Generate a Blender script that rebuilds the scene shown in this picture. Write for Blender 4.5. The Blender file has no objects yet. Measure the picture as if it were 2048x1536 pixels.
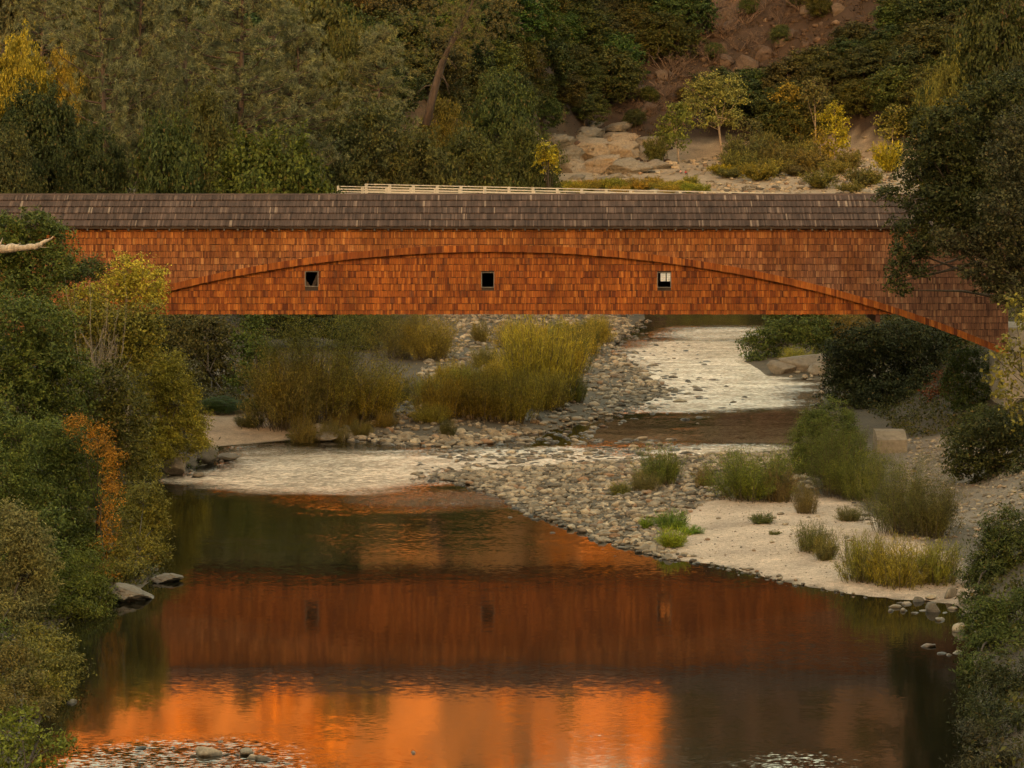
import bpy, bmesh, math, random
import numpy as np
from mathutils import Vector, Matrix

R = math.radians
SC = bpy.context.scene
COL = SC.collection

# ------------------------------------------------------------------ camera, sky, sun, exposure
F = 6378.0          # focal length in photo pixels (photo is 2048 wide)
HC = 24.3           # camera height above the water
YH = 200.0          # photo row of the horizon
cam_d = bpy.data.cameras.new('camera')
cam = bpy.data.objects.new('camera', cam_d); COL.objects.link(cam)
cam.location = (0, 0, HC); cam.rotation_euler = (R(90), 0, 0)
cam_d.sensor_width = 36.0; cam_d.lens = 36.0 * F / 2048.0
cam_d.shift_y = -(768 - YH) / 2048.0
cam_d.clip_start = 1.0; cam_d.clip_end = 6000
SC.camera = cam

SUN_EL, SUN_AZ = 7.0, 180.0      # azimuth from +Y, clockwise; the sun stands low behind the camera
wd = bpy.data.worlds.new('World'); SC.world = wd; wd.use_nodes = True
wn = wd.node_tree.nodes; wl = wd.node_tree.links; wn.clear()
sky = wn.new('ShaderNodeTexSky'); sky.sky_type = 'NISHITA'; sky.sun_disc = False
sky.sun_elevation = R(SUN_EL); sky.sun_rotation = R(SUN_AZ)
sky.air_density = 1.0; sky.dust_density = 1.6; sky.ozone_density = 0.6
tint = wn.new('ShaderNodeMix'); tint.data_type = 'RGBA'; tint.blend_type = 'MULTIPLY'
tint.inputs[0].default_value = 1.0; tint.inputs[7].default_value = (1.40, 1.0, 0.60, 1)   # warm white balance
bg = wn.new('ShaderNodeBackground'); bg.inputs[1].default_value = 0.15
wo = wn.new('ShaderNodeOutputWorld')
wl.new(sky.outputs[0], tint.inputs[6]); wl.new(tint.outputs[2], bg.inputs[0]); wl.new(bg.outputs[0], wo.inputs[0])
sun_d = bpy.data.lights.new('sun', 'SUN'); sun_d.energy = 5.0; sun_d.angle = R(0.5); sun_d.color = (1.0, 0.44, 0.11)
sun = bpy.data.objects.new('sun', sun_d); COL.objects.link(sun)
az = R(SUN_AZ); el = R(SUN_EL)
sdir = Vector((math.sin(az) * math.cos(el), math.cos(az) * math.cos(el), math.sin(el)))
sun.rotation_euler = sdir.to_track_quat('Z', 'Y').to_euler(); sun.location = (0, -50, 300)
SC.view_settings.view_transform = 'Standard'; SC.view_settings.look = 'None'
SC.view_settings.exposure = 2.5; SC.view_settings.gamma = 1.0
SC.cycles.use_denoising = True
SC.cycles.max_bounces = 5; SC.cycles.diffuse_bounces = 2; SC.cycles.glossy_bounces = 3
SC.cycles.transmission_bounces = 2; SC.cycles.sample_clamp_indirect = 4.0

# ------------------------------------------------------------------ helpers
rng = np.random.default_rng(7)
rnd = random.Random(11)

def wpt(px, py, Y):                       # photo pixel at a given distance
    return ((px - 1024) / F * Y, Y, HC - (py - YH) / F * Y)
def gpt(px, py, z=0.0):                   # photo pixel on a level at height z
    Y = F * (HC - z) / (py - YH)
    return ((px - 1024) / F * Y, Y)
def gpoly(pts): return np.array([gpt(*p) for p in pts])

def np_mesh(name, V, Fc, mat=None, smooth=False):
    V = np.asarray(V, dtype=np.float32); Fc = np.asarray(Fc, dtype=np.int32)
    n, k = Fc.shape
    m = bpy.data.meshes.new(name)
    m.vertices.add(len(V)); m.vertices.foreach_set('co', V.ravel())
    m.loops.add(n * k); m.loops.foreach_set('vertex_index', Fc.ravel())
    m.polygons.add(n); m.polygons.foreach_set('loop_start', np.arange(0, n * k, k, dtype=np.int32))
    m.polygons.foreach_set('loop_total', np.full(n, k, dtype=np.int32))
    if smooth: m.polygons.foreach_set('use_smooth', np.ones(n, dtype=bool))
    m.update(calc_edges=True)
    if mat: m.materials.append(mat)
    return m

class MB:
    def __init__(s): s.v = []; s.f = []
    def box(s, x0, x1, y0, y1, z0, z1):
        b = len(s.v)
        s.v += [(x0,y0,z0),(x1,y0,z0),(x1,y1,z0),(x0,y1,z0),(x0,y0,z1),(x1,y0,z1),(x1,y1,z1),(x0,y1,z1)]
        s.f += [tuple(b+i for i in q) for q in ((0,3,2,1),(4,5,6,7),(0,1,5,4),(1,2,6,5),(2,3,7,6),(3,0,4,7))]
        return s
    def hexa(s, pts):
        b = len(s.v); s.v += [tuple(p) for p in pts]
        s.f += [tuple(b+i for i in q) for q in ((0,3,2,1),(4,5,6,7),(0,1,5,4),(1,2,6,5),(2,3,7,6),(3,0,4,7))]
        return s
    def bar(s, a, b, w, h):
        a = Vector(a); b = Vector(b); d = (b - a).normalized()
        up = Vector((0,0,1)) if abs(d.z) < .95 else Vector((0,1,0))
        sx = d.cross(up).normalized() * w / 2; sz = sx.cross(d).normalized() * h / 2
        return s.hexa([a-sx-sz, b-sx-sz, b+sx-sz, a+sx-sz, a-sx+sz, b-sx+sz, b+sx+sz, a+sx+sz])
    def tube(s, pts, rad, n=6):
        pts = [Vector(p) for p in pts]; b0 = len(s.v)
        for i, p in enumerate(pts):
            d = (pts[min(i+1, len(pts)-1)] - pts[max(i-1, 0)]).normalized()
            u = d.cross(Vector((0.31, 0.17, 0.93)) if abs(d.z) < .9 else Vector((1, 0.1, 0))).normalized(); w = d.cross(u)
            for j in range(n):
                a = 2*math.pi*j/n
                s.v.append(tuple(p + (u*math.cos(a) + w*math.sin(a)) * rad[i]))
        for i in range(len(pts)-1):
            for j in range(n):
                s.f.append((b0+i*n+j, b0+i*n+(j+1) % n, b0+(i+1)*n+(j+1) % n, b0+(i+1)*n+j))
        s.f.append(tuple(b0 + j for j in range(n-1, -1, -1))); e = b0 + (len(pts)-1)*n
        s.f.append(tuple(e + j for j in range(n)))
        return s
    def mesh(s, name, mat=None, smooth=False):
        m = bpy.data.meshes.new(name); m.from_pydata(s.v, [], s.f); m.update()
        if smooth: m.polygons.foreach_set('use_smooth', np.ones(len(m.polygons), dtype=bool))
        if mat: m.materials.append(mat)
        return m

def add(name, data, parent=None, loc=(0,0,0), rot=(0,0,0), scale=(1,1,1), color=None):
    o = bpy.data.objects.new(name, data); COL.objects.link(o)
    o.location = loc; o.rotation_euler = rot; o.scale = scale
    if parent: o.parent = parent
    if color: o.color = (*color, 1)
    return o
def tag(o, label=None, cat=None, group=None, kind=None):
    if label: o['label'] = label
    if cat: o['category'] = cat
    if group: o['group'] = group
    if kind: o['kind'] = kind
    return o

# ------------------------------------------------------------------ noise and polygon tools
def vnoise(x, y, seed=0):
    x = np.asarray(x, float); y = np.asarray(y, float)
    xi = np.floor(x).astype(np.int64); yi = np.floor(y).astype(np.int64); fx = x - xi; fy = y - yi
    def h(a, b):
        n = (a * 374761393 + b * 668265263 + seed * 974634211) & 0x7fffffff
        n = ((n ^ (n >> 13)) * 1274126177) & 0x7fffffff
        return ((n ^ (n >> 16)) & 0xffff) / 65535.0
    u = fx*fx*(3-2*fx); v = fy*fy*(3-2*fy)
    return (h(xi,yi)*(1-u) + h(xi+1,yi)*u)*(1-v) + (h(xi,yi+1)*(1-u) + h(xi+1,yi+1)*u)*v
def fbm(x, y, oct=4, seed=0):
    t = 0; a = 1.0; s = 0
    for i in range(oct):
        t = t + a*(vnoise(x, y, seed+i)-.5); s += a; x = x*2.03+7.1; y = y*2.03+3.3; a *= .5
    return t / s * 2
def inside(x, y, poly):
    r = np.zeros(np.shape(x), bool); n = len(poly)
    for i in range(n):
        x0, y0 = poly[i]; x1, y1 = poly[(i+1) % n]
        if y0 == y1: continue
        c = ((y0 > y) != (y1 > y)) & (x < (x1-x0)*(y-y0)/(y1-y0)+x0)
        r ^= c
    return r
def pdist(x, y, poly, closed=True):
    d = np.full(np.shape(x), 1e9); n = len(poly)
    for i in range(n if closed else n-1):
        x0, y0 = poly[i]; x1, y1 = poly[(i+1) % n]; dx, dy = x1-x0, y1-y0
        t = np.clip(((x-x0)*dx+(y-y0)*dy)/(dx*dx+dy*dy+1e-9), 0, 1)
        d = np.minimum(d, np.hypot(x-x0-t*dx, y-y0-t*dy))
    return d

# ------------------------------------------------------------------ the river's outline (photo pixels on the water level -> metres)
L_PX = [(-400,2600),(-60,1750),(60,1536),(95,1400),(130,1245),(215,1200),(290,1174),(345,1148),(270,1110),(275,1010),(330,955),(430,925),(440,893),
        (560,882),(640,876),(720,880),(800,888),(900,893),(960,888),(1050,872),(1130,855),(1200,835),(1290,806),(1345,782),(1290,757),
        (1225,700),(1255,665),(1290,640),(1300,610),(1290,570),(1240,545),(1190,530)]
R_PX = [(1800,530),(1700,550),(1640,580),(1590,620),(1560,640),(1520,690),(1485,722),(1535,752),(1650,762),(1640,810),(1600,860),(1590,905),
        (1420,909),(1300,922),(1100,934),(940,944),(880,955),(940,972),(1020,1000),(1090,1040),(1210,1082),(1330,1120),(1430,1130),(1560,1164),
        (1700,1190),(1785,1199),(1850,1203),(1915,1212),(1955,1245),(1960,1290),(1960,1400),(1940,1536),(2100,1750),(2500,2600)]
WATER = gpoly(L_PX + R_PX)
SAND_R = gpoly([(1290,1112),(1290,1075),(1340,1040),(1440,1018),(1600,1012),(1700,1030),(1800,1090),(1930,1150),(1960,1240),(1780,1210),(1560,1160),(1430,1128)])
SAND_L = gpoly([(380,900),(400,845),(520,840),(600,870),(560,885),(430,900)])
PATH_R = gpoly([(1760,900),(1900,890),(2060,1000),(2060,1090),(1880,1080),(1790,1000)])

BARA = [(600,884),(700,850),(840,790),(860,600),(1310,560),(1232,700),(1385,780),(1220,845),(1060,885),(900,900),(760,895)]
BARB = [(850,957),(1000,930),(1300,915),(1600,900),(1640,1005),(1420,1025),(1340,1060),(1335,1120),(1200,1085),(1080,1045),(980,1000)]
BARA_W, BARB_W, SIDE_W = gpoly(BARA), gpoly(BARB), gpoly([(1600,1000),(1700,900),(1880,890),(2060,1010),(2060,1120),(1950,1190),(1700,1060)])
def XL(Y): return np.interp(Y, [-200,60,116,150,182,207,232,262,310,400,480], [-26,-21,-20,-23,-24,-24.5,-25,-30,-38,-46,-50])
def XR(Y): return np.interp(Y, [-200,60,116,150,182,223,260,310,360,480], [26,18,17.5,21.5,27,30,29,31,36,60])
def YB(X): return np.interp(X, [-400,-140,-80,-40,-15,0,6,20,60,95,140,400], [250,330,390,430,480,560,650,705,700,660,560,400])

def terr(x, y, noise=True):
    x = np.asarray(x, float); y = np.asarray(y, float)
    sd = pdist(x, y, WATER) * np.where(inside(x, y, WATER), -1, 1)
    sand = inside(x, y, SAND_R) | inside(x, y, SAND_L)
    z = np.where(sd > 0, np.minimum(.055*sd, .55) + .012*sd.clip(0, 40), np.maximum(-.9, .22*sd))
    n1 = fbm(x*.45, y*.45, 3, 5)
    if noise: z = z + np.where(sd > 0, .09, .05)*n1*np.clip(np.abs(sd)/2, 0, 1)*np.where(sand, .35, 1)
    bl = np.maximum(0, XL(y) - x); br = np.maximum(0, x - XR(y))
    def bank(b): return np.where(b < 26, .48*b, 12.5+.16*(b-26))
    fade = np.interp(y, [-400,-150,470,560], [.3,1,1,.35])
    bk = (bank(bl) + bank(br)) * fade
    z = z + bk * (1 + (.12*fbm(x*.12, y*.12, 3, 21) if noise else 0))
    flo = np.interp(y, [470,560,620,690,760], [0,5,7.2,11,13])
    w = np.interp(y, [455,500], [0,1])
    zf = flo + (np.where(sd > 0, 0, 0)) + .35*fbm(x*.15, y*.15, 3, 31) + bk*.6
    z = z*(1-w) + zf*w
    h = np.maximum(0, y - YB(x)); cap = np.interp(x, [-400,-80,10,40,110,400], [230,250,400,470,500,440])
    hz = np.where(h < cap, .47*h, .47*cap+.05*(h-cap))
    hz = hz * (1 + .12*fbm(x*.012, y*.012, 3, 41)) + np.minimum(h*.06, 2.2)*fbm(x*.09, y*.09, 4, 43)
    # a gully and rocky rib that run down the far slope
    z = z + hz
    b = np.maximum(0, -120 - y)                       # unseen ridge added behind the camera, crest shaped to shade valley and hills
    z = z + np.minimum(.6*b, np.interp(x, [-300,-16,6,44,62,300], [180,190,296,320,570,590]))*np.clip(b/60, 0, 1)
    return z
def tz(x, y): return float(terr(np.array([x]), np.array([y]))[0])

# ------------------------------------------------------------------ material helpers
def new_mat(name):
    m = bpy.data.materials.new(name); m.use_nodes = True
    nt = m.node_tree; nt.nodes.clear()
    out = nt.nodes.new('ShaderNodeOutputMaterial')
    return m, nt, nt.nodes, nt.links, out
def ramp(nodes, stops):
    r = nodes.new('ShaderNodeValToRGB'); e = r.color_ramp.elements
    while len(e) > 1: e.remove(e[-1])
    e[0].position = stops[0][0]; e[0].color = (*stops[0][1], 1)
    for p, c in stops[1:]:
        q = e.new(p); q.color = (*c, 1)
    return r
def noise_n(nodes, links, scale, detail=4, vec=None, rough=.55):
    n = nodes.new('ShaderNodeTexNoise'); n.inputs['Scale'].default_value = scale
    n.inputs['Detail'].default_value = detail; n.inputs['Roughness'].default_value = rough
    if vec is not None: links.new(vec, n.inputs['Vector'])
    return n
def math_n(nodes, links, op, a, b=None, clamp=False):
    n = nodes.new('ShaderNodeMath'); n.operation = op; n.use_clamp = clamp
    for i, v in enumerate((a, b)):
        if v is None: continue
        if isinstance(v, (int, float)): n.inputs[i].default_value = v
        else: links.new(v, n.inputs[i])
    return n.outputs[0]
def mixc(nodes, links, fac, a, b, mode='MIX'):
    n = nodes.new('ShaderNodeMix'); n.data_type = 'RGBA'; n.blend_type = mode
    for s, v in ((0, fac), (6, a), (7, b)):
        if isinstance(v, (int, float)): n.inputs[s].default_value = v
        elif isinstance(v, tuple): n.inputs[s].default_value = (*v, 1)
        else: links.new(v, n.inputs[s])
    return n.outputs[2]
def maprange(nodes, links, v, a, b, c, d):
    n = nodes.new('ShaderNodeMapRange'); links.new(v, n.inputs[0])
    for i, k in enumerate((a, b, c, d)): n.inputs[i+1].default_value = k
    return n.outputs[0]
def bump_n(nodes, links, h, strength=.5, dist=.05):
    b = nodes.new('ShaderNodeBump'); b.inputs['Strength'].default_value = strength; b.inputs['Distance'].default_value = dist
    links.new(h, b.inputs['Height']); return b.outputs[0]

def make_leaf_mat():
    m, nt, N, Lk, out = new_mat('foliage')
    oi = N.new('ShaderNodeObjectInfo'); g = N.new('ShaderNodeNewGeometry')
    rp = g.outputs['Random Per Island']
    br = maprange(N, Lk, rp, 0, 1, .38, 1.38)
    c = N.new('ShaderNodeVectorMath'); c.operation = 'SCALE'; Lk.new(oi.outputs['Color'], c.inputs[0]); Lk.new(br, c.inputs['Scale'])
    r2 = math_n(N, Lk, 'FRACT', math_n(N, Lk, 'MULTIPLY', rp, 37.3))
    n = noise_n(N, Lk, .55, 2, g.outputs['Position'])
    warm = N.new('ShaderNodeVectorMath'); warm.operation = 'MULTIPLY'; Lk.new(c.outputs[0], warm.inputs[0]); warm.inputs[1].default_value = (1.42, 1.28, .75)
    f1 = maprange(N, Lk, n.outputs[0], .42, .68, 0, .75)
    col = mixc(N, Lk, f1, c.outputs[0], warm.outputs[0])
    dead = maprange(N, Lk, r2, .955, .985, 0, .8)
    col = mixc(N, Lk, dead, col, (.17, .115, .04))
    p = N.new('ShaderNodeBsdfPrincipled'); Lk.new(col, p.inputs['Base Color']); p.inputs['Roughness'].default_value = .55
    p.inputs['Specular IOR Level'].default_value = .12
    t = N.new('ShaderNodeBsdfTranslucent'); Lk.new(col, t.inputs[0])
    mx = N.new('ShaderNodeMixShader'); mx.inputs[0].default_value = .22
    Lk.new(p.outputs[0], mx.inputs[1]); Lk.new(t.outputs[0], mx.inputs[2]); Lk.new(mx.outputs[0], out.inputs[0])
    return m
def make_bark_mat():
    m, nt, N, Lk, out = new_mat('bark')
    oi = N.new('ShaderNodeObjectInfo'); tc = N.new('ShaderNodeTexCoord')
    mp = N.new('ShaderNodeMapping'); mp.inputs['Scale'].default_value = (3, 3, .6); Lk.new(tc.outputs['Object'], mp.inputs[0])
    n = noise_n(N, Lk, 2.5, 5, mp.outputs[0])
    f = maprange(N, Lk, n.outputs[0], .3, .7, .55, 1.3)
    c = N.new('ShaderNodeVectorMath'); c.operation = 'SCALE'; Lk.new(oi.outputs['Color'], c.inputs[0]); Lk.new(f, c.inputs['Scale'])
    p = N.new('ShaderNodeBsdfPrincipled'); Lk.new(c.outputs[0], p.inputs['Base Color']); p.inputs['Roughness'].default_value = .9
    Lk.new(bump_n(N, Lk, n.outputs[0], .6, .05), p.inputs['Normal']); Lk.new(p.outputs[0], out.inputs[0])
    return m
LEAF = make_leaf_mat(); BARK = make_bark_mat()

def make_ground_mat():
    m, nt, N, Lk, out = new_mat('ground')
    at = N.new('ShaderNodeAttribute'); at.attribute_name = 'soil'
    g = N.new('ShaderNodeNewGeometry')
    n1 = noise_n(N, Lk, .35, 6, g.outputs['Position']); n2 = noise_n(N, Lk, 4.0, 5, g.outputs['Position']); n3 = noise_n(N, Lk, 16, 2, g.outputs['Position'])
    f = math_n(N, Lk, 'MULTIPLY', maprange(N, Lk, n1.outputs[0], .3, .7, .72, 1.25), maprange(N, Lk, n2.outputs[0], .3, .7, .75, 1.22))
    f = math_n(N, Lk, 'MULTIPLY', f, maprange(N, Lk, n3.outputs[0], .3, .7, .68, 1.3))
    c = N.new('ShaderNodeVectorMath'); c.operation = 'SCALE'; Lk.new(at.outputs['Color'], c.inputs[0]); Lk.new(f, c.inputs['Scale'])
    p = N.new('ShaderNodeBsdfPrincipled'); Lk.new(c.outputs[0], p.inputs['Base Color']); p.inputs['Roughness'].default_value = .95
    h = math_n(N, Lk, 'ADD', n2.outputs[0], math_n(N, Lk, 'MULTIPLY', n3.outputs[0], .3))
    Lk.new(bump_n(N, Lk, h, .7, .12), p.inputs['Normal']); Lk.new(p.outputs[0], out.inputs[0])
    return m
def make_water_mat():
    m, nt, N, Lk, out = new_mat('river_water')
    g = N.new('ShaderNodeNewGeometry'); at = N.new('ShaderNodeAttribute'); at.attribute_name = 'ripple'
    def vec(sx, sy, scale, detail, rough=.5):
        mp = N.new('ShaderNodeMapping'); mp.inputs['Scale'].default_value = (sx, sy, 1); Lk.new(g.outputs['Position'], mp.inputs[0])
        n = noise_n(N, Lk, scale, detail, mp.outputs[0], rough)
        s = N.new('ShaderNodeVectorMath'); s.operation = 'SUBTRACT'; Lk.new(n.outputs['Color'], s.inputs[0]); s.inputs[1].default_value = (.5, .5, .5)
        return s.outputs[0]
    fine = vec(.9, 2.0, 3.6, 3, .6); swell = vec(.22, .55, 1.0, 2)
    def scl(v, k):
        s = N.new('ShaderNodeVectorMath'); s.operation = 'SCALE'; Lk.new(v, s.inputs[0])
        if isinstance(k, float): s.inputs['Scale'].default_value = k
        else: Lk.new(k, s.inputs['Scale'])
        return s.outputs[0]
    # patches of livelier and smoother water
    mp = N.new('ShaderNodeMapping'); mp.inputs['Scale'].default_value = (.05, .14, 1); Lk.new(g.outputs['Position'], mp.inputs[0])
    pn = noise_n(N, Lk, 1.0, 3, mp.outputs[0])
    pf = maprange(N, Lk, pn.outputs[0], .32, .68, .45, 1.5)
    amp = math_n(N, Lk, 'MULTIPLY', at.outputs['Fac'], pf)
    v = N.new('ShaderNodeVectorMath'); v.operation = 'ADD'; Lk.new(scl(fine, amp), v.inputs[0]); Lk.new(scl(swell, math_n(N, Lk, 'MULTIPLY', amp, .3)), v.inputs[1])
    v2 = N.new('ShaderNodeVectorMath'); v2.operation = 'MULTIPLY'; Lk.new(v.outputs[0], v2.inputs[0]); v2.inputs[1].default_value = (.55, 1.0, 0)
    v3 = N.new('ShaderNodeVectorMath'); v3.operation = 'ADD'; Lk.new(v2.outputs[0], v3.inputs[0]); v3.inputs[1].default_value = (0, 0, 1)
    v4 = N.new('ShaderNodeVectorMath'); v4.operation = 'NORMALIZE'; Lk.new(v3.outputs[0], v4.inputs[0])
    p = N.new('ShaderNodeBsdfPrincipled'); p.inputs['Base Color'].default_value = (.007, .0065, .0035, 1)
    p.inputs['Roughness'].default_value = .04; p.inputs['IOR'].default_value = 1.333
    # riffle foam, its cream colour widened to paint in the sky's reflection
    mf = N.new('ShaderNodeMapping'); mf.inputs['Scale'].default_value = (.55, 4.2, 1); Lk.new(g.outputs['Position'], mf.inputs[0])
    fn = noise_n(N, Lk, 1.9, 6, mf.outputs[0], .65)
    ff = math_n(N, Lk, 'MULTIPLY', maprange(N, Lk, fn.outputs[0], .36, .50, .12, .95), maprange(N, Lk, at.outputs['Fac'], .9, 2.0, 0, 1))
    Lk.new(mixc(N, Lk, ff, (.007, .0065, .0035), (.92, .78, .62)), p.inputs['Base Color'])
    Lk.new(maprange(N, Lk, at.outputs['Fac'], .5, 2.0, .05, .16), p.inputs['Roughness'])
    Lk.new(v4.outputs[0], p.inputs['Normal']); Lk.new(p.outputs[0], out.inputs[0])
    return m
def make_rock_mat(name, stops, per='island', wet=True, rough=.85):
    m, nt, N, Lk, out = new_mat(name)
    g = N.new('ShaderNodeNewGeometry')
    if per == 'island': rv = g.outputs['Random Per Island']
    else:
        oi = N.new('ShaderNodeObjectInfo'); rv = oi.outputs['Random']
    r = ramp(N, stops); Lk.new(rv, r.inputs[0])
    n = noise_n(N, Lk, 2.2, 6, g.outputs['Position']); n2 = noise_n(N, Lk, 11, 4, g.outputs['Position'])
    f = math_n(N, Lk, 'MULTIPLY', maprange(N, Lk, n.outputs[0], .3, .7, .68, 1.25), maprange(N, Lk, n2.outputs[0], .3, .7, .8, 1.18))
    c = N.new('ShaderNodeVectorMath'); c.operation = 'SCALE'; Lk.new(r.outputs[0], c.inputs[0]); Lk.new(f, c.inputs['Scale'])
    col = c.outputs[0]; ro = rough
    p = N.new('ShaderNodeBsdfPrincipled')
    if wet:                               # stones stay dark and wet up to a hand above the river
        sx = N.new('ShaderNodeSeparateXYZ'); Lk.new(g.outputs['Position'], sx.inputs[0])
        zz = math_n(N, Lk, 'ADD', sx.outputs[2], maprange(N, Lk, n.outputs[0], .3, .7, -.04, .04))
        w = maprange(N, Lk, zz, .05, .13, 1, 0)
        dk = N.new('ShaderNodeVectorMath'); dk.operation = 'MULTIPLY'; Lk.new(col, dk.inputs[0]); dk.inputs[1].default_value = (.36, .35, .33)
        col = mixc(N, Lk, w, col, dk.outputs[0])
        Lk.new(maprange(N, Lk, w, 0, 1, rough, .4), p.inputs['Roughness'])
    else: p.inputs['Roughness'].default_value = rough
    Lk.new(col, p.inputs['Base Color'])
    Lk.new(bump_n(N, Lk, math_n(N, Lk, 'ADD', n.outputs[0], math_n(N, Lk, 'MULTIPLY', n2.outputs[0], .4)), .6, .06), p.inputs['Normal'])
    Lk.new(p.outputs[0], out.inputs[0])
    return m
COB = [(0, (.085, .074, .058)), (.25, (.20, .168, .122)), (.5, (.275, .228, .163)), (.72, (.365, .302, .215)), (.87, (.46, .385, .275)), (.94, (.27, .165, .095)), (1, (.15, .142, .122))]
M_COB_I = make_rock_mat('river_stone', COB, 'island'); M_COB_O = make_rock_mat('river_stone_single', COB, 'object')
M_BOULD = make_rock_mat('boulder_rock', [(0, (.14, .115, .085)), (.5, (.20, .165, .122)), (1, (.15, .125, .095))], 'object')
M_OUTC = make_rock_mat('bedrock', [(0, (.15, .135, .11)), (.4, (.23, .20, .155)), (.7, (.32, .255, .18)), (1, (.19, .17, .14))], 'object', wet=False)
HITY = np.arange(540, 1050, 1.5)
def hitg(cx, py):
    t = terr((cx-1024)/F*HITY, HITY); k = np.nonzero(t > HC-(py-YH)/F*HITY)[0]
    return (float(HITY[k[0]]), float(t[k[0]])) if len(k) else (700.0, 12.0)
M_REDR = make_rock_mat('red_rock', [(0, (.050, .034, .026)), (.5, (.082, .056, .042)), (1, (.12, .092, .07))], 'object', wet=False)
def flat_mat(name, col, rough=.8, nscale=6, lo=.75, hi=1.2, stretch=(1,1,1)):
    m, nt, N, Lk, out = new_mat(name)
    g = N.new('ShaderNodeNewGeometry'); mp = N.new('ShaderNodeMapping'); mp.inputs['Scale'].default_value = stretch; Lk.new(g.outputs['Position'], mp.inputs[0])
    n = noise_n(N, Lk, nscale, 5, mp.outputs[0]); n2 = noise_n(N, Lk, nscale*.13, 3, mp.outputs[0])
    f = math_n(N, Lk, 'MULTIPLY', maprange(N, Lk, n.outputs[0], .3, .7, lo, hi), maprange(N, Lk, n2.outputs[0], .3, .7, lo, hi))
    c = N.new('ShaderNodeVectorMath'); c.operation = 'SCALE'; c.inputs[0].default_value = col; Lk.new(f, c.inputs['Scale'])
    p = N.new('ShaderNodeBsdfPrincipled'); Lk.new(c.outputs[0], p.inputs['Base Color']); p.inputs['Roughness'].default_value = rough
    Lk.new(bump_n(N, Lk, n.outputs[0], .4, .02), p.inputs['Normal']); Lk.new(p.outputs[0], out.inputs[0])
    return m
def make_shingle_mat(name, stops, per, weather, nscale=(9, 9, .9)):
    """cedar: a colour for each shingle, vertical grain, and the patches where the wood has gone grey"""
    m, nt, N, Lk, out = new_mat(name)
    g = N.new('ShaderNodeNewGeometry')
    if per == 'island': rv = g.outputs['Random Per Island']
    else:
        oi = N.new('ShaderNodeObjectInfo'); rv = oi.outputs['Random']
    r = ramp(N, stops); Lk.new(rv, r.inputs[0])
    mp = N.new('ShaderNodeMapping'); mp.inputs['Scale'].default_value = nscale; Lk.new(g.outputs['Position'], mp.inputs[0])
    n = noise_n(N, Lk, 2.2, 4, mp.outputs[0]); mpb = N.new('ShaderNodeMapping'); mpb.inputs['Scale'].default_value = (1.5, 1, .6); Lk.new(g.outputs['Position'], mpb.inputs[0]); big = noise_n(N, Lk, .4, 5, mpb.outputs[0], .65)
    f = math_n(N, Lk, 'MULTIPLY', maprange(N, Lk, n.outputs[0], .3, .7, .70, 1.25), maprange(N, Lk, big.outputs[0], .3, .7, .66, 1.28))
    c = N.new('ShaderNodeVectorMath'); c.operation = 'SCALE'; Lk.new(r.outputs[0], c.inputs[0]); Lk.new(f, c.inputs['Scale'])
    col = c.outputs[0]
    if weather:
        sx = N.new('ShaderNodeSeparateXYZ'); Lk.new(g.outputs['Position'], sx.inputs[0])
        # wood above the arch's shoulders has silvered, most of all towards the east abutment and low down
        xx = maprange(N, Lk, sx.outputs[0], 14, 34, 0, .8)
        zz = maprange(N, Lk, sx.outputs[2], 15.2, 12.6, .05, .55)
        arch = math_n(N, Lk, 'ADD', xx, math_n(N, Lk, 'MULTIPLY', zz, weather))
        arch = math_n(N, Lk, 'MULTIPLY', arch, maprange(N, Lk, big.outputs[0], .3, .65, .55, 1.25), True)
        gr = N.new('ShaderNodeHueSaturation'); gr.inputs['Saturation'].default_value = .78; gr.inputs['Value'].default_value = .62; Lk.new(col, gr.inputs['Color'])
        col = mixc(N, Lk, arch, col, gr.outputs[0])
    p = N.new('ShaderNodeBsdfPrincipled'); Lk.new(col, p.inputs['Base Color']); p.inputs['Roughness'].default_value = .75
    p.inputs['Specular IOR Level'].default_value = .25
    Lk.new(bump_n(N, Lk, n.outputs[0], .5, .01), p.inputs['Normal']); Lk.new(p.outputs[0], out.inputs[0])
    return m
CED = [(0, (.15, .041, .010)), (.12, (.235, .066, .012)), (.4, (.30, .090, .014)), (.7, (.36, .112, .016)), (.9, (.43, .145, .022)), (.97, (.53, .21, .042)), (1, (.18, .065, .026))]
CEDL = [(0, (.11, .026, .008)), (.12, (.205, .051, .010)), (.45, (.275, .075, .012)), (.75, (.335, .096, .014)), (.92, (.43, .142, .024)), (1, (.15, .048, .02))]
SHK = [(0, (.054, .033, .024)), (.2, (.074, .046, .034)), (.55, (.094, .059, .044)), (.8, (.116, .074, .055)), (.93, (.15, .097, .072)), (.975, (.20, .135, .10)), (1, (.34, .25, .18))]

# ------------------------------------------------------------------ ground and water
def axis(segs):
    a = []
    for s, e, st in segs: a += list(np.arange(s, e, st))
    return np.array(a + [segs[-1][1]])
gx = axis([(-900,-300,40),(-300,-120,9),(-120,-46,3),(-46,46,.95),(46,120,3),(120,300,9),(300,900,40)])
gy = axis([(-1200,-150,40),(-150,90,8),(90,120,1.5),(120,260,.95),(260,400,1.3),(400,560,2.5),(560,900,4),(900,1700,25)])
GX, GY = np.meshgrid(gx, gy); fx, fy = GX.ravel(), GY.ravel()
fz = terr(fx, fy)
nx, ny = len(gx), len(gy)
ii = (np.arange(ny-1)[:, None]*nx + np.arange(nx-1)[None, :]).ravel()
gm = np_mesh('ground', np.stack([fx, fy, fz], 1), np.stack([ii, ii+1, ii+nx+1, ii+nx], 1), make_ground_mat(), True)
sdw = pdist(fx, fy, WATER) * np.where(inside(fx, fy, WATER), -1, 1)
soil = np.tile(np.array([.06, .044, .026]), (len(fx), 1))
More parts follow.
